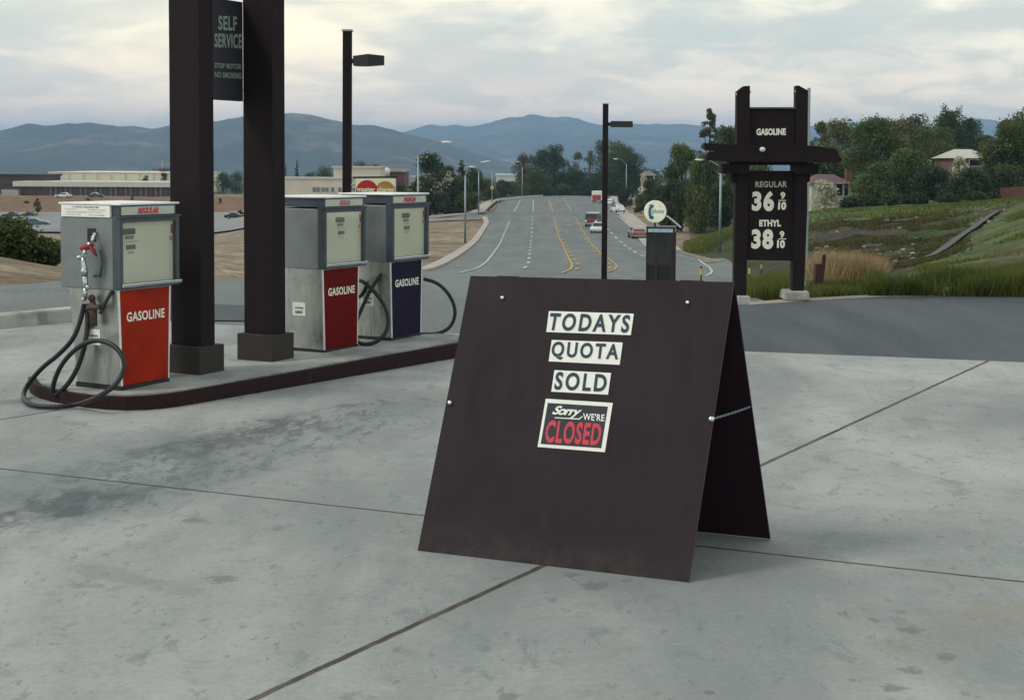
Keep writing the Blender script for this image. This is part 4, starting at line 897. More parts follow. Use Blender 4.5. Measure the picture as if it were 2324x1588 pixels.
# ------------------------------------------------------------------ vehicles
def car(x, yb, Y, head, label, paint, kind='sedan', cat='car', L=4.8, Wd=1.85, Hh=1.42, roofm=None, group=None, xw=None):
    b = D(x, yb, Y); X, Yc = b[0], Y; z0 = max(b[2]-.0, zr(X, Y)) if group != 'lot' else tz(X, Y)+.12
    if group == 'lot': group = 'cars in the sunken parking lot'
    ch, sh = math.cos(head), math.sin(head); dx = np.array([ch, sh, 0]); dy = np.array([-sh, ch, 0]); o_ = np.array([X, Yc, z0])
    nm = {'car': 'car', 'van': 'van', 'truck': 'truck'}.get(cat, 'car')
    r = empty(nm, o_, label, cat, group)
    P = lambda a, b_, c: o_+dx*a*L/2+dy*b_*Wd/2+Zv*c*Hh
    def loft(name, prof, ws, m, par=r, bev=.05):
        mb = MB(); k_ = len(prof); A = [P(a, w_, c) for (a, c), w_ in zip(prof, ws)]; B_ = [P(a, -w_, c) for (a, c), w_ in zip(prof, ws)]
        mb.add(A+B_, [tuple(range(k_)), tuple(k_+i for i in range(k_))[::-1]]+[(i, k_+i, k_+(i+1) % k_, (i+1) % k_) for i in range(k_)])
        return mb.build(name, m, par, bevel=bev)
    if kind == 'van':
        bdy = loft('body', [(-1, .16), (1, .16), (1, .5), (.92, .62), (.84, .95), (-.97, .97), (-1, .5)], [1, 1, 1, .97, .88, .88, .97], paint)
        loft('windscreen', [(.94, .60), (.87, .90), (.84, .90), (.90, .60)], [.86, .78, .78, .86], M['glass'], r, 0)
        loft('roof', [(.84, .95), (.82, 1.0), (-.95, 1.0), (-.97, .95)], [.9, .85, .85, .9], roofm or paint)
        loft('side_window', [(.7, .62), (.66, .88), (-.8, .88), (-.85, .62)], [.985, .93, .93, .985], M['glass'], r, 0)
        loft('front_panel', [(1.01, .2), (1.01, .5), (.99, .5), (.99, .2)], [.7, .7, .7, .7], M['reds'], r, 0)
    elif kind == 'truck':
        loft('cab', [(.45, .14), (1, .14), (1, .5), (.9, .62), (.84, .9), (.45, .9)], [.9, .9, .9, .88, .82, .82], roofm or paint)
        loft('cargo_box', [(-1, .16), (.42, .16), (.42, 1.), (-1, 1.)], [1, 1, 1, 1], M['white'])
        loft('rear_door', [(-1.01, .18), (-1.0, .18), (-1.0, .66), (-1.01, .66)], [.88, .88, .88, .88], paint, r, 0)
    else:
        rnd = kind == 'round'
        prof = [(-1, .22), (-.97, .16), (.97, .16), (1, .22), (1, .46), (.93, .56), (.4, .63), (-.55, .65), (-.96, .60), (-1, .48)] if not rnd else [(-1, .22), (-.9, .14), (.9, .14), (1, .25), (.9, .5), (.62, .64), (.2, .68), (-.5, .72), (-.82, .58), (-1, .3)]
        loft('body', prof, [.95, .9, .9, .95, 1, .97, .95, .95, .97, 1], paint)
        rf = [(.38, .62), (.12, .97), (.02, 1.0), (-.35, 1.0), (-.46, .97), (-.68, .63)] if not rnd else [(.32, .64), (.12, .9), (-.02, 1.), (-.3, 1.), (-.55, .88), (-.75, .64)]
        loft('cabin', rf, [.9, .76, .74, .74, .76, .88], roofm or paint, r, .03)
        loft('side_window', [(.28, .66), (.08, .93), (-.40, .93), (-.54, .66)], [.895, .80, .80, .895], M['glass'], r, 0)
        loft('windscreen', [(.395, .65), (.15, .94), (.12, .94), (.36, .65)], [.80, .70, .70, .80], M['glass'], r, 0)
        loft('rear_window', [(-.67, .66), (-.46, .95), (-.42, .95), (-.62, .66)], [.78, .70, .70, .78], M['glass'], r, 0)
    lam = [('headlight', 1.005, M['card'], (.72, -.72))] if kind != 'van' else [('headlight', 1.02, M['card'], (.8, -.8))]
    lam.append(('tail_light', -1.012, M['reds'], (.75, -.75)))
    for nm_, a_, m_, bs in lam:
        for b_ in bs:
            MB().add([P(a_, b_-.13, .36), P(a_, b_+.13, .36), P(a_, b_+.13, .50), P(a_, b_-.13, .50)], [(0, 1, 2, 3)]).build(nm_, m_, r)
    if kind != 'truck':
        for a_ in (1.0, -1.0): loft('bumper', [(a_-.015, .2), (a_+.02, .2), (a_+.02, .31), (a_-.015, .31)], [.98]*4, M['galv'], r, 0)
    wr = .32 if kind != 'truck' else .5
    for a_ in (.62, -.62):
        for b_ in (.86, -.86):
            c_ = o_+dx*a_*L/2+dy*b_*Wd/2+Zv*wr; t_ = MB().tube([c_-dy*.13, c_+dy*.13], wr, 16).build('wheel', M['tyre'], r); MB().tube([c_-dy*.14, c_+dy*.14], wr*.5, 12).build('rim', M['galv'], t_)
    return r
PA = lambda n_, c_, **k: mat(n_, c_, .3, coat=.4, var=.03, **k)
cw = PA('car_white', (.72, .73, .70))
rd = R_(78)
car(1446, 547, 176, rd+R_(16), 'faded pink-red sedan driving away in the right lane', PA('car_pink', (.30, .10, .11)), roofm=PA('car_pale', (.40, .33, .34)), group='vehicles on the road')
car(1358, 529.5, 192, rd+math.pi, 'small white car in front of the cream-roofed van', cw, L=4.2, Wd=1.7, Hh=1.4, group='vehicles on the road')
car(1346, 514.5, 212, rd+math.pi, 'dark red and cream van with pale roof on the road', PA('van_dark', (.05, .05, .06)), 'van', 'van', L=4.4, Wd=1.9, Hh=2.1, roofm=PA('van_cream', (.66, .62, .48)), group='vehicles on the road')
car(1402, 482, 272, rd+R_(30), 'small rounded white car parked near the right kerb', cw, 'round', L=4.1, Wd=1.75, Hh=1.5, group='vehicles on the road')
car(1384, 466, 315, rd, 'white car half hidden by the slim dark lamp post', cw, L=4.5, group='vehicles on the road')
car(1358, 458.5, 352, rd, 'white box truck with red rear door at the top of the road', PA('truck_red', (.38, .05, .04)), 'truck', 'truck', L=6.0, Wd=2.4, Hh=2.75, roofm=cw, group='vehicles on the road')
car(82, 516, 270, R_(3), 'teal blue sedan parked alone in the far lot', PA('car_teal', (.05, .15, .18)), L=4.9, Hh=1.4, group='lot', roofm=PA('car_tealp', (.20, .32, .34)))
car(27, 500, 320, R_(176), 'dark navy car at the left edge of the far lot', PA('car_navy', (.03, .04, .08)), L=3.9, Hh=1.3, group='lot')
car(66, 496, 325, R_(170), 'small dark car right behind the teal sedan', PA('car_dark', (.03, .035, .04)), L=3.0, Hh=1.2, group='lot')
car(535, 493, 300, R_(4), 'black car seen between the brown sign columns', PA('car_blk', (.015, .018, .02)), L=4.6, Hh=1.3, group='lot')
car(144, 441, 418, R_(175), 'white car parked in front of the long flat-roofed building', cw, L=4.8, Hh=1.5, group='lot')
car(218, 441, 418, R_(5), 'dark blue and white car parked before the long building', PA('car_blu', (.04, .07, .12)), L=4.2, Hh=1.5, group='lot', roofm=cw)
# ------------------------------------------------------------------ far lot
def lotstrip(y0, y1, x0, x1, name, m):
    a_ = [GT(x0, y0), GT(x0, y1), GT(x1, y0), GT(x1, y1)]; Ys_ = np.linspace(min(a_[1][1], a_[3][1]), max(a_[0][1], a_[2][1]), 20) if False else np.linspace(a_[0][1], a_[1][1], 16)
    return strip(name, m, Ys_, Ys_*a_[0][0]/a_[0][1], Ys_*a_[2][0]/a_[2][1], lambda Y: .28+0*Y, 30)
YL = np.linspace(237, 346, 24); strip('parking_lot', M['asphl'], YL, YL*-.62, YL*-.125, lambda Y: .30+0*Y, 60)
# ------------------------------------------------------------------ buildings
def bld(name, x0, x1, yt, yb, Y, dep, m, label, cat='building', roofm=None, over=0., rt=0., group=None, rot=0.):
    a_ = D(x0, yb, Y); b_ = D(x1, yb, Y); zt = D((x0+x1)/2, yt, Y)[2]; zb = min(a_[2], b_[2], tz(a_[0], Y), tz(b_[0], Y))-.3
    r = empty(name, np.array([(a_[0]+b_[0])/2, Y+dep/2, zb]), label, cat, group)
    o_ = np.array([a_[0], Y, zb]); W_ = b_[0]-a_[0]
    MB().box(o_, ax, ay, Zv, (0, W_), (0, dep), (0, zt-zb)).build('wall', m, r)
    if roofm: MB().box(o_, ax, ay, Zv, (-over, W_+over), (-over, dep+over), (zt-zb, zt-zb+rt)).build('roof', roofm, r)
    return r, o_, W_, zt-zb
wm = mat('maroon_wall', (.10, .055, .06), .8, var=.15, scale=.5)
b, o_, W_, H_ = bld('long_building', 45, 400, 424, 441, 440, 25, wm, 'long low building with pale flat roof band and dark glazed front', roofm=mat('pale_fascia', (.56, .60, .52), .7), over=1.6, rt=1.55)
for k_ in range(26):
    x_ = W_*.16+k_*W_*.032; MB().box(o_, ax, ay, Zv, (x_, x_+.55), (-.12, 0), (.3, H_-.2)).build('window_bay', mat('bay%d' % k_, (.13, .17, .19) if k_ % 3 else (.07, .07, .09), .3), b)
b, o_, W_, H_ = bld('dark_building', -60, 97, 399.5, 441, 452, 18, mat('dark_maroon', (.075, .045, .055), .8), 'dark maroon building stepping behind the long low one', roofm=mat('dark_roof', (.03, .03, .035), .8), over=.5, rt=.6)
MB().box(o_, ax, ay, Zv, (W_*.4, W_*.7), (-.1, 0), (H_*.5, H_*.6)).build('band', M['black'], b)
bld('trailer', 3, 42, 431, 440.5, 438, 3, M['kerb'], 'pale trailer standing left of the long low building', 'trailer')
b, o_, W_, H_ = bld('cream_store', 110, 430, 392.5, 412, 560, 60, mat('cream_wall', (.80, .73, .56), .8, var=.08, scale=.1), 'large cream windowless store behind the long low building', roofm=mat('cream_roof', (.82, .76, .60), .8), over=.2, rt=.3)
for k_ in range(9): MB().box(o_, ax, ay, Zv, (W_*(.04+k_*.1), W_*(.045+k_*.1)), (-.3, 0), (1., H_)).build('pilaster', mat('pil%d' % k_, (.74, .67, .51), .8), b)
MB().box(o_, ax, ay, Zv, (-W_*.1, 0.), (2, 40), (0, H_-1.2)).build('side_wing', mat('cream_wing', (.78, .71, .55), .8), b)
b, o_, W_, H_ = bld('rooftop_tower', 362, 392, 381, 412, 600, 14, mat('blue_grey_wall', (.05, .075, .10), .7), 'dark blue-grey block with red sign above the cream store')
MB().box(o_, ax, ay, Zv, (-2.6, 2.0), (-1, 0), (H_-1.1, H_-.4)).build('red_sign', mat('deep_red', (.20, .03, .03), .7), b)
q = D(368, 362, 600); MB().tube([q, q-Zv*5], .25, 6).build('mast', M['galv'], b); MB().box(q, ax, ay, Zv, (-1.2, 1.5), (-.2, .2), (-.4, .4)).build('mast_sign', mat('faded_red', (.28, .12, .11), .7), b)
# beige buildings behind the pumps
bw = mat('beige_wall', (.62, .60, .50), .8, var=.08, scale=.3)
b, o_, W_, H_ = bld('beige_building', 560, 870, 407.5, 447, 400, 22, bw, 'long beige single-storey building behind the red pump', roofm=mat('beige_parapet', (.46, .44, .37), .8), over=.2, rt=.5)
x0_ = D(560, 440, 400)[0]
for px_ in (713, 722, 733, 742, 755, 771, 785, 803, 813):
    xx = D(px_, 427, 400)[0]; MB().box(np.array([xx, 400, 0]), ax, ay, Zv, (-.45, .45), (-.12, 0), (D(0, 431, 400)[2], D(0, 421, 400)[2])).build('window', mat('dim_window', (.16, .19, .20), .4), b)
b, o_, W_, H_ = bld('upper_block', 757, 862, 381, 412, 470, 20, mat('beige_upper', (.66, .64, .54), .8), 'beige windowless block rising behind the beige building', roofm=mat('upper_parapet', (.56, .54, .46), .8), over=.6, rt=.5)
b, o_, W_, H_ = bld('red_trim_building', 862, 918, 390, 410, 500, 20, mat('maroon_trim', (.13, .06, .07), .8), 'low building with dark red band and white roof edge', roofm=M['conc2'], over=.6, rt=.9)
q = D(876, 386, 498); r = empty('white_dome', q-Zv*1.2, 'small bright white dome on the roof left of the dark red band', 'dome'); MB().sphere(q-Zv*.6, 1.55, 20, 12).build('dome', M['white'], r, smooth=True); MB().tube([q-Zv*4, q-Zv*1.6], 1.3, 16).build('drum', M['kerb'], r)
bld('white_shed', 918, 940, 399, 408, 520, 10, M['white'], 'small white roofed shed left of the dark trees')
bld('white_store', 1126, 1178, 399, 420, 700, 30, mat('whitish', (.66, .68, .68), .7), 'bright white flat roofed store far beyond the guard rail', roofm=mat('maroon_base', (.62, .66, .68), .7), over=.5, rt=.8)
# houses
def house(x0, x1, yr, ye, yb, Y, dep, wmat, rmat, label, chim=None, wins=()):
    a_ = D(x0, yb, Y); b_ = D(x1, yb, Y); ze = D(x0, ye, Y)[2]; zt = D(x0, yr, Y)[2]; zb = min(tz(a_[0], Y), tz(b_[0], Y), a_[2])-.2
    r = empty('house', np.array([(a_[0]+b_[0])/2, Y, zb]), label, 'house'); o_ = np.array([a_[0], Y, zb]); W_ = b_[0]-a_[0]
    wl = MB().box(o_, ax, ay, Zv, (0, W_), (0, dep), (0, ze-zb)).build('wall', wmat, r)
    ov = .5; mb = MB(); c_ = [(-ov, -ov), (W_+ov, -ov), (W_+ov, dep+ov), (-ov, dep+ov)]; h0 = ze-zb-.15; h1 = zt-zb
    Pq = [o_+ax*a+ay*b2_+Zv*h0 for a, b2_ in c_]+[o_+ax*W_*.28+ay*dep/2+Zv*h1, o_+ax*W_*.72+ay*dep/2+Zv*h1]
    mb.add(Pq, [(0, 1, 5, 4), (1, 2, 5), (2, 3, 4, 5), (3, 0, 4), (3, 2, 1, 0)]); rf = mb.build('roof', rmat, r)
    if chim: q = D(*chim, Y+dep*.5); MB().box(q, ax, ay, Zv, (-.4, .4), (-.4, .4), (-2.2, 0)).build('chimney', mat('brick_chim', (.22, .10, .08), .9), rf)
    for x_, y_, w_, h_ in wins:
        q = D(x_, y_, Y); f_ = MB().box(q, ax, ay, Zv, (-w_/2-.08, w_/2+.08), (-.1, -.005), (-h_/2-.08, h_/2+.08)).build('window', M['white'], r); MB().box(q, ax, ay, Zv, (-w_/2, w_/2), (-.12, -.101), (-h_/2, h_/2)).build('pane', M['glass'], f_)
    return r
house(1842, 1930, 396, 415, 462, 218, 9, mat('cream_house', (.52, .54, .44), .8), mat('mauve_roof', (.15, .085, .095), .85, var=.12, scale=2), 'cream cottage with mauve hipped roof right of the price sign', (1925, 384), ((1868, 424, 1.6, 1.0), (1905, 430, .9, 1.8), (1920, 430, .6, 2.0)))
house(2160, 2250, 338, 357, 400, 235, 10, mat('brick_house', (.20, .11, .09), .85), mat('white_roof', (.52, .51, .44), .8, var=.08, scale=2), 'house with broad off-white hipped roof among the right-hand trees', (2238, 334), ((2180, 370, 1.2, 1.2), (2215, 370, 2.2, 1.0)))
house(1340, 1362, 420, 428, 447, 520, 8, mat('tan_house', (.40, .33, .24), .8), mat('brown_roof', (.07, .06, .05), .8), 'small brown-roofed house where the road disappears', None, ((1352, 434, 1, 1),))
house(1462, 1486, 388, 397, 425, 330, 8, mat('white_house', (.60, .60, .56), .8), mat('grey_roof', (.16, .15, .15), .8), 'white house glimpsed between trees right of the road', None, ((1470, 405, 1, 1.2), (1479, 403, .8, 1)))
# wooden fence right
f0 = D(2268, 478, 190); f1_ = D(2480, 472, 185); r = empty('wooden_fence', f0, 'rust-brown board fence below the trees at the right edge', 'fence')
mb = MB(); L = np.linalg.norm(f1_-f0); d_ = nrm((f1_-f0)*[1, 1, 0]); s_ = np.array([-d_[1], d_[0], 0]); K_ = 60
for k_ in range(K_):
    q = f0+(f1_-f0)*k_/K_; zb = tz(q[0], q[1]); mb.box(np.array([q[0], q[1], zb]), d_, s_, Zv, (0, L/K_*.9), (0, .04), (-.1, 1.6+.04*(k_ % 3)))
mb.build('board_panel', mat('fence_rust', (.13, .06, .035), .85, var=.2, scale=1), r)
for k_ in range(0, 9): q = f0+(f1_-f0)*k_/8; zb = tz(q[0], q[1]); MB().box(np.array([q[0], q[1], zb]), d_, s_, Zv, (-.06, .06), (.045, .14), (-.2, 1.75)).build('post', M['wood'], r)
# drainage ditch on the bank
ribbon('drain_channel', [(2262, 486), (2220, 515), (2170, 548), (2108, 590)], .55, mat('channel', (.085, .085, .085), .9), .03, step=1.0)
# ------------------------------------------------------------------ vegetation
M['leaf'] = leafmat('leaf_mid', (.050, .080, .026), (.165, .205, .066))
M['leafd'] = leafmat('leaf_dark', (.024, .046, .024), (.080, .115, .048))
M['leafy'] = leafmat('leaf_yellow', (.065, .08, .02), (.19, .19, .06))
M['leafb'] = leafmat('blossom', (.40, .40, .27), (.66, .64, .50), .15)
M['leaft'] = leafmat('leaf_thin', (.07, .075, .035), (.16, .16, .08))
M['grass'] = leafmat('grass_blades', (.05, .08, .016), (.18, .20, .05))
M['weeds'] = leafmat('weeds', (.035, .045, .018), (.13, .12, .045))
M['dry'] = leafmat('dry_brush', (.24, .165, .085), (.50, .39, .23))
def leaves(centres, radii, n, size, sq=(1, 1, 1), shell=.35, droop=0.):
    k_ = len(centres); wgt = radii**2; wgt = wgt/wgt.sum(); idx = rng.choice(k_, n, p=wgt)
    d_ = rng.normal(size=(n, 3)); d_ /= np.linalg.norm(d_, axis=1)[:, None]; rr = radii[idx]*(shell+(1-shell)*rng.random(n))**.6*(1+.18*rng.normal(size=n))
    c_ = centres[idx]+d_*rr[:, None]*np.array(sq)
    if droop: c_[:, 2] -= droop*rng.random(n)*radii[idx]
    a_ = rng.normal(size=(n, 3)); a_[:, 2] *= .6; a_ /= np.linalg.norm(a_, axis=1)[:, None]; b_ = np.cross(a_, rng.normal(size=(n, 3))); b_ /= np.linalg.norm(b_, axis=1)[:, None]
    if droop: a_[:, 2] -= 1.2; a_ /= np.linalg.norm(a_, axis=1)[:, None]
    s_ = size*(.6+.8*rng.random(n))[:, None]
    V = np.stack([c_-a_*s_, c_-b_*s_*.55, c_+a_*s_, c_+b_*s_*.55], 1).reshape(-1, 3)
    tone = np.repeat(np.clip(.18+.5*rng.random(n)+.5*(rng.random(k_)-.35)[idx], 0, 1), 4)
    return V, np.arange(4*n).reshape(-1, 4), tone
def tree(x, yt, yb, wpx, Y, style, label, leaf='leaf', n=2600, cb=.10, group='trees along the road and valley', kind=None, blos=0, dens=1., hard_base=None):
    tp = D(x, yt, Y); b_ = D(x, yb, Y); zg = tz(b_[0], Y); zb = min(zg, b_[2]+.5) if hard_base is None else zg; zb = zg
    H_ = tp[2]-zb; Wd = wpx/FPX*Y; X = b_[0]; zc0 = max(zb+H_*cb, 0*H_+zb) if True else 0
    vis = D(x, yb, Y)[2]; zc0 = min(zb+H_*cb, max(vis, zb)+.25*H_) 
    name = {'cone': 'conifer_tree', 'column': 'conifer_tree', 'bush': 'shrub'}.get(style, 'deciduous_tree')
    r = empty(name, np.array([X, Y, zb]), label, 'shrub' if style == 'bush' else 'tree', group if style != 'bush' else (group if group != 'trees along the road and valley' else 'shrubs'))
    size = max(.05, .022*Wd) if Y < 100 else max(.18, Wd*.0195)
    K_ = {'cone': 40, 'column': 26, 'bush': 24, 'round': 46, 'willow': 38, 'thin': 55}[style]; K_ = int(K_*dens)
    c_ = np.zeros((K_, 3)); rad = np.zeros(K_)
    for k_ in range(K_):
        h = ((k_+.5)/K_)**1.25 if style in ('cone', 'column') else rng.random()**.8; th_ = rng.random()*2*math.pi
        if style == 'cone': wr = (1-h)**.8*.34; rr = Wd*(.08+.20*(1-h))
        elif style == 'column': wr = .22*math.sin(math.pi*min(1, h*.9+.1))**.5; rr = Wd*.34*(1-.7*h)
        elif style == 'willow': wr = .40*math.sqrt(max(0, 1-(h*1.02-.25)**2*1.5)); rr = Wd*(.12+.10*rng.random())
        elif style == 'thin': wr = .36*math.sin(math.pi*(.12+.85*h)); rr = Wd*(.05+.09*rng.random())
        elif style == 'bush': wr = .40*(1-h*.75); rr = Wd*(.11+.1*rng.random())
        else: wr = .37*math.sin(math.pi*(.18+.74*h))**.7; rr = Wd*(.10+.13*rng.random())
        q = wr*Wd*(rng.random()**.5)
        c_[k_] = (X+math.cos(th_)*q, Y+math.sin(th_)*q, zc0+(tp[2]-zc0-rr*.8)*h+rr*.2); rad[k_] = rr
    n = int(n*dens*2.7)
    V, Fq, tone = leaves(c_, rad, n, size, (1, 1, .85), droop=1.2 if style == 'willow' else 0)
    npmesh('crown', V, Fq, M[leaf], r, tone)
    mb = MB(); tr_ = max(.06, H_*.018); top_ = np.array([X+Wd*.02, Y, zc0+(tp[2]-zc0)*.72]); base_ = np.array([X, Y, zb-.1]); mid_ = (base_+top_)/2+np.array([rng.normal()*Wd*.03, 0, 0])
    mb.tube([base_, base_*.5+mid_*.5, mid_, top_], [tr_*1.3, tr_, tr_*.8, tr_*.2], 7)
    for k_ in rng.choice(K_, min(9, K_), replace=False):
        s0 = mid_*(.4+.6*rng.random()); f_ = rng.random()*.6; s0 = base_*(1-(.35+f_*.6))+top_*(.35+f_*.6); mb.tube([s0, (s0+c_[k_])/2-Zv*rad[k_]*.2, c_[k_]], [tr_*.45, tr_*.3, tr_*.1], 5)
    mb.build('trunk', M['bark'], r)
    if blos:
        kk = rng.choice(K_, max(1, int(K_*.25)), replace=False); Vb, Fb_, tb_ = leaves(c_[kk]+np.array([0, -Wd*.22, 0]), rad[kk]*.75, blos*2, size*.9, shell=.6); npmesh('blossom', Vb, Fb_, M['leafb'], r, tb_)
    return r
# left of the road, dark group with blossom
T = tree
T(508, 392, 447, 49, 520, 'round', 'left dark tree seen through the gap between brown columns', 'leafd', 1500)
T(535, 390, 447, 54, 530, 'round', 'right dark tree seen through the gap between brown columns', 'leafd', 1500)
T(648, 372, 410, 16, 560, 'column', 'narrow dark conifer just right of the second brown column', 'leafd', 700)
T(674, 361, 412, 22, 560, 'cone', 'pointed dark conifer standing against the blue range', 'leafd', 1200)
T(700, 392, 412, 49, 570, 'round', 'low dark tree right of the pointed conifer', 'leafd', 1000)
T(735, 376, 412, 73, 580, 'round', 'broad dark tree left of the beige upper block', 'leafd', 1800)
T(820, 366, 412, 73, 600, 'round', 'dark tree rising behind the beige upper block', 'leafd', 1500)
T(850, 371, 412, 54, 600, 'round', 'dark tree at right end of the beige upper block', 'leafd', 1200)
for x_, l_ in ((330, 'small dark tree before the cream store, left one'), (372, 'small dark pointed tree before the cream store, right one')): T(x_, 397 if x_ < 350 else 392, 411, 24, 500, 'round', l_, 'leafd', 500)
T(975, 349, 492, 95, 262, 'round', 'tall dark tree with white blossom right of the blue pump', 'leafd', 4200, blos=260)
T(1015, 375, 492, 76, 270, 'round', 'dark tree with a large cream blossom clump', 'leafd', 3200, blos=420)
T(1048, 362, 480, 44, 285, 'column', 'narrow dark tree between two left street lamps', 'leafd', 2200)
T(950, 400, 494, 85, 255, 'round', 'dark green tree behind the farthest pump', 'leafd', 2600, blos=60)
T(905, 420, 494, 98, 258, 'round', 'low dark tree filling in behind the credit card sign', 'leafd', 2200)
T(1078, 376, 465, 56, 345, 'round', 'dark rounded tree behind the corner street lamp', 'leafd', 2200)
T(1050, 402, 482, 70, 262, 'bush', 'olive green shrub mass above the tan bank', 'leaf', 2600)
T(1100, 402, 460, 70, 360, 'bush', 'olive shrub behind the start of the guard rail', 'leaf', 2600)
T(1140, 408, 448, 60, 430, 'bush', 'dark green shrub beyond the guard rail bend', 'leafd', 2000)
T(1000, 440, 492, 90, 254, 'bush', 'dark low shrub at the side street edge', 'leafd', 2200)
T(960, 452, 494, 70, 250, 'bush', 'dark low shrub left of the side street', 'leafd', 1800)
T(1068, 440, 480, 60, 290, 'bush', 'dark shrub just behind the guard rail end', 'leafd', 1600)
for i_, (x_, yt_, yb_, w_, Y_b) in enumerate(((925, 432, 494, 70, 250), (1035, 440, 488, 80, 262), (1110, 425, 458, 60, 372), (1135, 418, 452, 56, 420), (1162, 410, 447, 60, 460), (1195, 412, 446, 60, 470), (1275, 418, 448, 60, 436), (1340, 405, 448, 80, 436), (1480, 405, 452, 70, 330))):
    T(x_, yt_, yb_, w_, Y_b, 'bush', ('dark shrub behind the blue pump', 'dark shrub behind the lamp on the bare bank', 'olive shrub at the guard rail bend', 'low dark shrub beyond the guard rail', 'dark green shrub below the far white store', 'dark shrub at the left end of the central clump', 'shrub under the tallest central tree', 'dark shrub mass left of the box truck', 'dark shrub mass left of the first willow')[i_], 'leafd' if i_ % 2 else 'leaf', 2200, cb=.02)
# centre
T(1188, 345, 446, 74, 420, 'thin', 'pale-leaved tree at the left of the central clump', 'leaft', 1800)
T(1225, 338, 447, 78, 440, 'round', 'dark tree in the central clump where the road ends', 'leafd', 3200)
T(1258, 328, 447, 81, 450, 'round', 'tallest dark tree of the central clump', 'leafd', 3800)
T(1210, 385, 447, 98, 435, 'round', 'olive tree low in the central clump', 'leaf', 2600)
T(1300, 385, 447, 98, 470, 'round', 'dark lower tree right of the tallest central one', 'leafd', 2800)
T(1310, 346, 446, 72, 480, 'thin', 'bare-branched pale tree in the centre', 'leaft', 1300)
T(1338, 340, 446, 55, 490, 'thin', 'sparse pale tree left of the slim dark lamp post', 'leaft', 1100)
T(1372, 318, 447, 73, 470, 'round', 'dark crown directly behind the slim dark lamp post', 'leafd', 3200)
T(1405, 322, 450, 95, 440, 'round', 'dense green tree just right of the slim lamp post', 'leaf', 3600)
T(1435, 345, 452, 90, 430, 'round', 'dark green tree behind the yellow-signed street lamp', 'leafd', 3200)
T(1378, 385, 450, 98, 430, 'round', 'shadowy lower tree behind the box truck', 'leafd', 2600)
T(1478, 384, 430, 73, 480, 'round', 'far low tree behind the white house', 'leafd', 1500)
T(1240, 425, 449, 60, 432, 'bush', 'dark shrub at the crest of the road, left', 'leafd', 1500); T(1310, 424, 448, 70, 440, 'bush', 'dark shrub at the crest of the road, right', 'leafd', 1500)
T(1420, 425, 462, 46, 322, 'bush', 'rounded dark shrub by the yellow-signed street lamp', 'leafd', 1500); T(1455, 440, 480, 46, 290, 'bush', 'olive shrub on the verge left of the phone sign', 'leaf', 1500); T(1470, 410, 455, 50, 310, 'bush', 'dark hedge under the white house', 'leafd', 1500)
T(1462, 395, 425, 34, 322, 'thin', 'white blossoming tree beside the white house', 'leafb', 700); T(1500, 420, 470, 50, 270, 'bush', 'dark shrub behind the round phone sign', 'leafd', 1500)
# willows
T(1545, 322, 520, 84, 215, 'willow', 'left big willow behind the phone booth', 'leaf', 5200, cb=.12)
T(1608, 246, 470, 65, 235, 'thin', 'tall sparse tree left of the price sign', 'leaft', 1500, cb=.5)
T(1590, 340, 535, 100, 190, 'willow', 'broad willow above the street lamp bank', 'leaf', 6500, cb=.12)
T(1650, 280, 520, 90, 200, 'willow', 'willow directly left of the price sign', 'leaf', 5600, cb=.12)
T(1530, 400, 540, 70, 195, 'willow', 'low willow touching the booth side', 'leafd', 3200, cb=.08)
T(1640, 420, 530, 90, 175, 'bush', 'dark undergrowth below the willows', 'leafd', 3200, group='shrubs')
T(1720, 330, 520, 90, 190, 'willow', 'willow hidden mostly behind the price sign panels', 'leaf', 2600)
# right
T(1862, 275, 470, 95, 260, 'thin', 'feathery yellow-green tree just right of the price sign', 'leafy', 2600, dens=1.3)
T(1905, 262, 470, 118, 270, 'round', 'yellow-green tree behind the mauve-roofed cottage', 'leafy', 4200)
T(1880, 330, 470, 156, 250, 'round', 'lower green tree around the mauve-roofed cottage', 'leaf', 3600, cb=.4)
T(1985, 268, 478, 156, 215, 'round', 'large green tree right of the cottage', 'leaf', 6000, cb=.1)
T(2030, 262, 478, 140, 240, 'round', 'tall olive tree left of the dark conifers', 'leafy', 4600)
T(2072, 258, 478, 110, 262, 'round', 'dark green tall tree beside the conifers', 'leafd', 3800)
T(2120, 270, 470, 124, 255, 'round', 'green tree in front of the dark conifers', 'leaf', 3800)
T(2140, 236, 440, 104, 290, 'cone', 'tallest dark conifer in the right-hand woods', 'leafd', 3600); T(2172, 238, 440, 96, 290, 'cone', 'second dark conifer right of the tallest', 'leafd', 3200); T(2208, 268, 440, 84, 285, 'cone', 'shorter dark conifer above the off-white roof', 'leafd', 2600); T(2150, 252, 440, 110, 296, 'round', 'dark mass of evergreen behind the tallest conifer', 'leafd', 5000); T(2205, 262, 440, 80, 298, 'round', 'dark evergreen above the ridge of the off-white roof', 'leafd', 3600); T(2232, 300, 430, 78, 290, 'round', 'dark round tree right of the conifers', 'leafd', 2200)
T(2060, 340, 480, 166, 205, 'bush', 'big olive shrub mass in the right woods', 'leaf', 6500, cb=.02); T(1990, 370, 482, 141, 200, 'bush', 'dense green shrub mass right of the cottage', 'leaf', 5200, cb=.02); T(2120, 380, 478, 141, 195, 'bush', 'green shrub mass below the off-white roof', 'leafd', 4800, cb=.02)
T(2200, 385, 474, 141, 190, 'bush', 'dark shrub mass under the white-roofed house', 'leafd', 4800, cb=.02); T(2280, 390, 470, 115, 192, 'bush', 'dull green shrub mass above the rust fence', 'leafd', 3600, cb=.02)
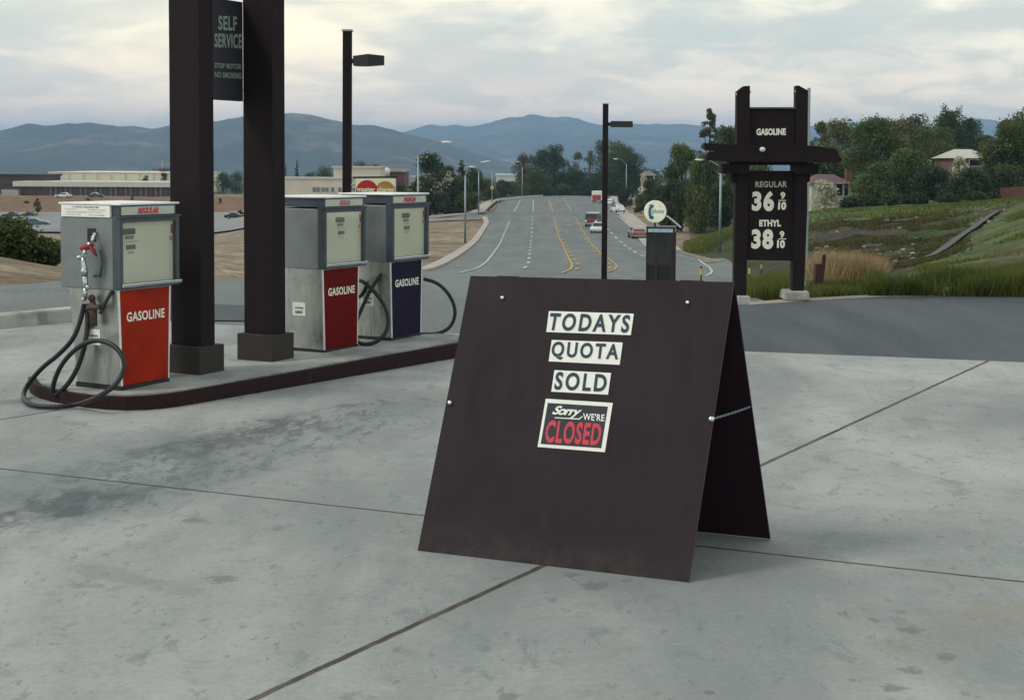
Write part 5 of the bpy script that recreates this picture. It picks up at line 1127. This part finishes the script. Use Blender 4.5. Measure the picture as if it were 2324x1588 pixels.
T(2175, 355, 440, 71, 218, 'thin', 'cream blossoming tree in front of the white-roofed house', 'leafb', 1100); T(1870, 405, 478, 90, 208, 'bush', 'cream blossoming shrub in front of the cottage', 'leafb', 1100, group='shrubs', cb=.05); T(2100, 362, 420, 77, 225, 'thin', 'thin blossoming tree left of the white-roofed house', 'leafb', 350)
T(2290, 262, 470, 140, 200, 'round', 'large green tree at the right edge', 'leaf', 5600); T(2340, 245, 470, 172, 205, 'round', 'tallest green tree cut by the right edge', 'leaf', 5600); T(2262, 330, 470, 90, 210, 'willow', 'mid-height green tree left of the right-edge trees', 'leaf', 3600)
T(2420, 300, 470, 188, 210, 'round', 'green tree just outside the right edge', 'leaf', 2600)
for i_, x_ in enumerate((1930, 1975, 2040, 2085, 2150, 2215)): T(x_, 448-i_*2, 476-i_*3, 64, 165, 'bush', ('dark hedge piece at the field edge below the cottage', 'second hedge piece right of the cottage', 'dark hedge piece below the olive shrub mass', 'hedge piece in the middle of the field edge', 'bluish dark hedge piece below the white-roofed house', 'rightmost hedge piece at the field edge')[i_], 'leafd', 1300, cb=.02, group='hedge pieces at the field edge')
# left bushes near the street
T(-5, 503, 600, 250, 33, 'bush', 'dense green sagebrush at the left edge beyond the street', 'leaf', 9000, cb=.02); T(92, 543, 606, 140, 33.5, 'bush', 'lower sagebrush tapering down toward the pump', 'leaf', 6000, cb=.02); T(-60, 500, 600, 160, 36, 'bush', 'sagebrush mostly outside the left edge', 'leafd', 2600, cb=.02)
T(86, 450, 498, 26, 330, 'thin', 'young pale green tree in the far parking lot', 'leaft', 350, cb=.4); T(545, 477, 494, 20, 310, 'bush', 'small green tree over the black car', 'leaf', 400); T(200, 450, 456, 14, 400, 'bush', 'small green bush on the reddish bank', 'leaf', 160)
for i_, (x_, y_, w_) in enumerate(((60, 462, 16), (300, 452, 14), (500, 455, 14))): T(x_, y_-6, y_+4, w_, 390-i_*3, 'bush', ('tiny bush on the reddish bank, left', 'tiny bush on the reddish bank, middle', 'tiny bush seen between the columns')[i_], 'leaf', 120)
# grass and brush near the verge
def blades(name, fn_, n, h0, h1, w_, m, label, cat='grass', bend=.3):
    Vs = np.zeros((n, 3, 3)); P_ = fn_(n); h = h0+(h1-h0)*rng.random(n)*P_[:, 2]; az = rng.random(n)*6.283; z0 = TZ(P_[:, 0], P_[:, 1])
    dx_, dy_ = np.cos(az), np.sin(az); b0 = np.stack([P_[:, 0], P_[:, 1], z0], -1)
    Vs[:, 0] = b0-np.stack([dx_, dy_, 0*dx_], -1)*w_; Vs[:, 1] = b0+np.stack([dx_, dy_, 0*dx_], -1)*w_
    Vs[:, 2] = b0+np.stack([rng.normal(size=n)*bend*h, rng.normal(size=n)*bend*h, h], -1)
    o = npmesh(name, Vs.reshape(-1, 3), np.arange(3*n).reshape(-1, 3), m, None, np.repeat(np.clip(rng.random(n)*.9+P_[:, 3], 0, 1), 3)); tag(o, label, cat, kind='stuff')
def area(x0, x1, Y0, Y1, sc=.8, thr=-.25):
    def f_(n):
        out = []
        while len(out) < n:
            Y = Y0+(Y1-Y0)*random.random(); x = x0+(x1-x0)*random.random(); X = (x-CX)/FPX*Y; q = noise.noise(Vector((X*sc, Y*sc*.6, 1.7)))
            fx = min(x-x0, x1-x)/(x1-x0)*5; fy = min(Y-Y0+.15*(Y1-Y0)*(Y0 < 19), Y1-Y)/(Y1-Y0)*5
            if q < thr+.25*random.random() or random.random() > min(fx, fy)*1.2+.1*(Y0 < 19): continue
            out.append((X, Y, .3+.7*min(1, max(0, q+.6)), .9*q+.35*noise.noise(Vector((X*2.3, Y*2.3, 7)))))
        return np.array(out)
    return f_
blades('verge_grass', area(1970, 2420, 17.95, 21.5), 32000, .10, .46, .008, M['grass'], 'tall green grass along the asphalt edge at right')
blades('verge_grass', area(1838, 2060, 18.2, 22), 7000, .05, .17, .007, M['grass'], 'short green weeds beside the wooden post')
blades('verge_grass', area(1690, 1810, 18.2, 22), 9000, .10, .38, .008, M['grass'], 'green weeds growing between the price sign legs')
blades('dry_brush', area(1838, 2010, 22, 34, .6), 15000, .2, .75, .010, M['dry'], 'dry straw-coloured brush behind the wooden post', 'brush')
blades('field_grass', area(1790, 2700, 84, 205, .10, -.4), 26000, .10, .34, .05, M['grass'], 'green grass of the sloping field on the right')
blades('hillside_grass', area(2080, 2500, 26, 82, .22, .05), 15000, .06, .22, .025, M['grass'], 'patchy grass on the right-hand slope')
blades('bank_weeds', area(1790, 2210, 48, 96, .6, -.25), 28000, .06, .20, .035, M['weeds'], 'dark weeds over the earth bank', 'weeds')
blades('bank_weeds', area(1550, 1700, 112, 165, .1, -.1), 9000, .15, .6, .05, M['grass'], 'dry weeds on the bank under the right street lamp', 'weeds')
# stones on the bank
n_ = 200; mb = MB()
for k_ in range(n_):
    x_ = 1800+random.random()*480; Y = 58+random.random()*34; X = (x_-CX)/FPX*Y; s_ = .04+.11*random.random()**4; mb.sphere(np.array([X, Y, tz(X, Y)+s_*.2]), s_, 5, 3, (1.+.6*random.random(), 1, .4+.4*random.random()))
tag(mb.build('loose_stones', mat('stone', (.34, .28, .22), .9, var=.3, scale=2)), 'pale loose stones scattered over the earth bank', 'stones', kind='stuff')
# ------------------------------------------------------------------ mountains
def interp_px(pts): return np.array([p_[0] for p_ in pts], float), np.array([p_[1] for p_ in pts], float)
def rangemesh(name, pts, Yc, depth, m, zfoot, seed, rough, extra=0):
    px, py = interp_px(pts); xs = np.linspace(px[0], px[-1], 700); ys = np.interp(xs, px, py); ys = np.convolve(np.pad(ys, 4, 'edge'), np.ones(9)/9, 'valid')+np.array([noise.fractal(Vector((a_*.035, seed, 0)), 1., 2., 6)*2.3 for a_ in xs])
    X = (xs-CX)/FPX; rows = 46; S = np.linspace(-1, 1, rows); V = np.zeros((rows, len(xs), 3))
    hr = np.array([D(a_, b_, Yc)[2] for a_, b_ in zip(xs, ys)])
    for i, s in enumerate(S):
        Yl = Yc+s*depth; prof = max(0, 1-abs(s))**.85
        Xl = X*Yl
        nn_ = np.array([noise.ridged_multi_fractal(Vector((a_*.0011+seed, Yl*.0011, seed)), 1., 2.1, 5, .9, 2.) for a_ in Xl])
        n2_ = np.array([noise.fractal(Vector((a_*.004+seed, Yl*.004, seed)), 1., 2.1, 5) for a_ in Xl])
        z = zfoot+(hr-zfoot)*prof*(1+(nn_-1.1)*rough*(1-prof)*1.6)+n2_*24*(1-prof*.75)
        V[i, :, 0] = Xl; V[i, :, 1] = Yl; V[i, :, 2] = np.maximum(z, zfoot-20)
        if s > 0: V[i, :, 2] = np.minimum(V[i, :, 2], hr-2-abs(s)*60)
    nc_ = len(xs); i, j = np.meshgrid(np.arange(rows-1), np.arange(nc_-1), indexing='ij'); a = (i*nc_+j).ravel()
    return tag(npmesh(name, V.reshape(-1, 3), np.stack([a, a+1, a+nc_+1, a+nc_], -1), m, smooth=True), kind='structure')
mm = mat('mountain_scrub', (.035, .042, .030), .95, var=.35, scale=.004, rgb2=(.17, .14, .10), sc2=.0035, thr=(.52, .68), bump=0)
Lp = [(-500, 300), (-250, 275), (-80, 300), (0, 293), (40, 283), (65, 275), (110, 282), (150, 278), (175, 279), (205, 276), (235, 281), (270, 285), (305, 284), (345, 289), (385, 284), (430, 280), (483, 276), (520, 268), (550, 264), (600, 260), (645, 256), (679, 256), (710, 259), (733, 266), (775, 273), (802, 280), (850, 281), (878, 288), (908, 298), (960, 312), (1020, 330), (1080, 350), (1140, 368), (1230, 388), (1320, 400)]
Fp_ = [(600, 330), (760, 318), (850, 305), (908, 298), (941, 291), (973, 280), (990, 279), (1005, 285), (1022, 281), (1072, 285), (1099, 280), (1143, 267), (1165, 264), (1187, 262), (1207, 255), (1222, 259), (1236, 265), (1271, 261), (1305, 267), (1334, 275), (1367, 285), (1410, 281), (1444, 279), (1482, 279), (1543, 280), (1599, 284), (1680, 288), (1760, 282), (1850, 284), (1940, 274), (1992, 275), (2060, 290), (2150, 285), (2222, 266), (2271, 275), (2330, 292), (2450, 300), (2700, 280), (3000, 300)]
Np = [(820, 392), (845, 372), (870, 358), (895, 353), (920, 356), (950, 368), (985, 380), (1050, 392), (1200, 396), (1400, 398)]
Mp = [(880, 330), (960, 310), (1040, 312), (1120, 306), (1200, 300), (1290, 308), (1400, 302), (1500, 310), (1600, 318), (1800, 322), (2100, 330), (2500, 335)]
rangemesh('hills', Lp, 5200, 1300, mm, -40, 3.1, 1.0)
rangemesh('hills', Fp_, 10500, 2200, mm, -55, 9.7, .5)
rangemesh('hills', Mp, 8200, 1500, mm, -50, 5.3, .5)
rangemesh('hills', Np, 3800, 500, mm, -32, 1.3, .4)
# ------------------------------------------------------------------ haze
hm = bpy.data.materials.new('haze'); hm.use_nodes = True; hm.node_tree.nodes.clear(); t = NT(hm.node_tree)
pv_ = t.n('ShaderNodeVolumePrincipled'); pv_.inputs['Color'].default_value = (.42, .66, .98, 1); pv_.inputs['Density'].default_value = 1.15e-4; pv_.inputs['Anisotropy'].default_value = .0
oo = t.n('ShaderNodeOutputMaterial'); t.l(pv_.outputs[0], oo.inputs['Volume'])
hz_ = MB().box(np.zeros(3), ax, ay, Zv, (-30000, 30000), (-3000, 29000), (-160, 460)).build('haze', hm); tag(hz_, kind='stuff')
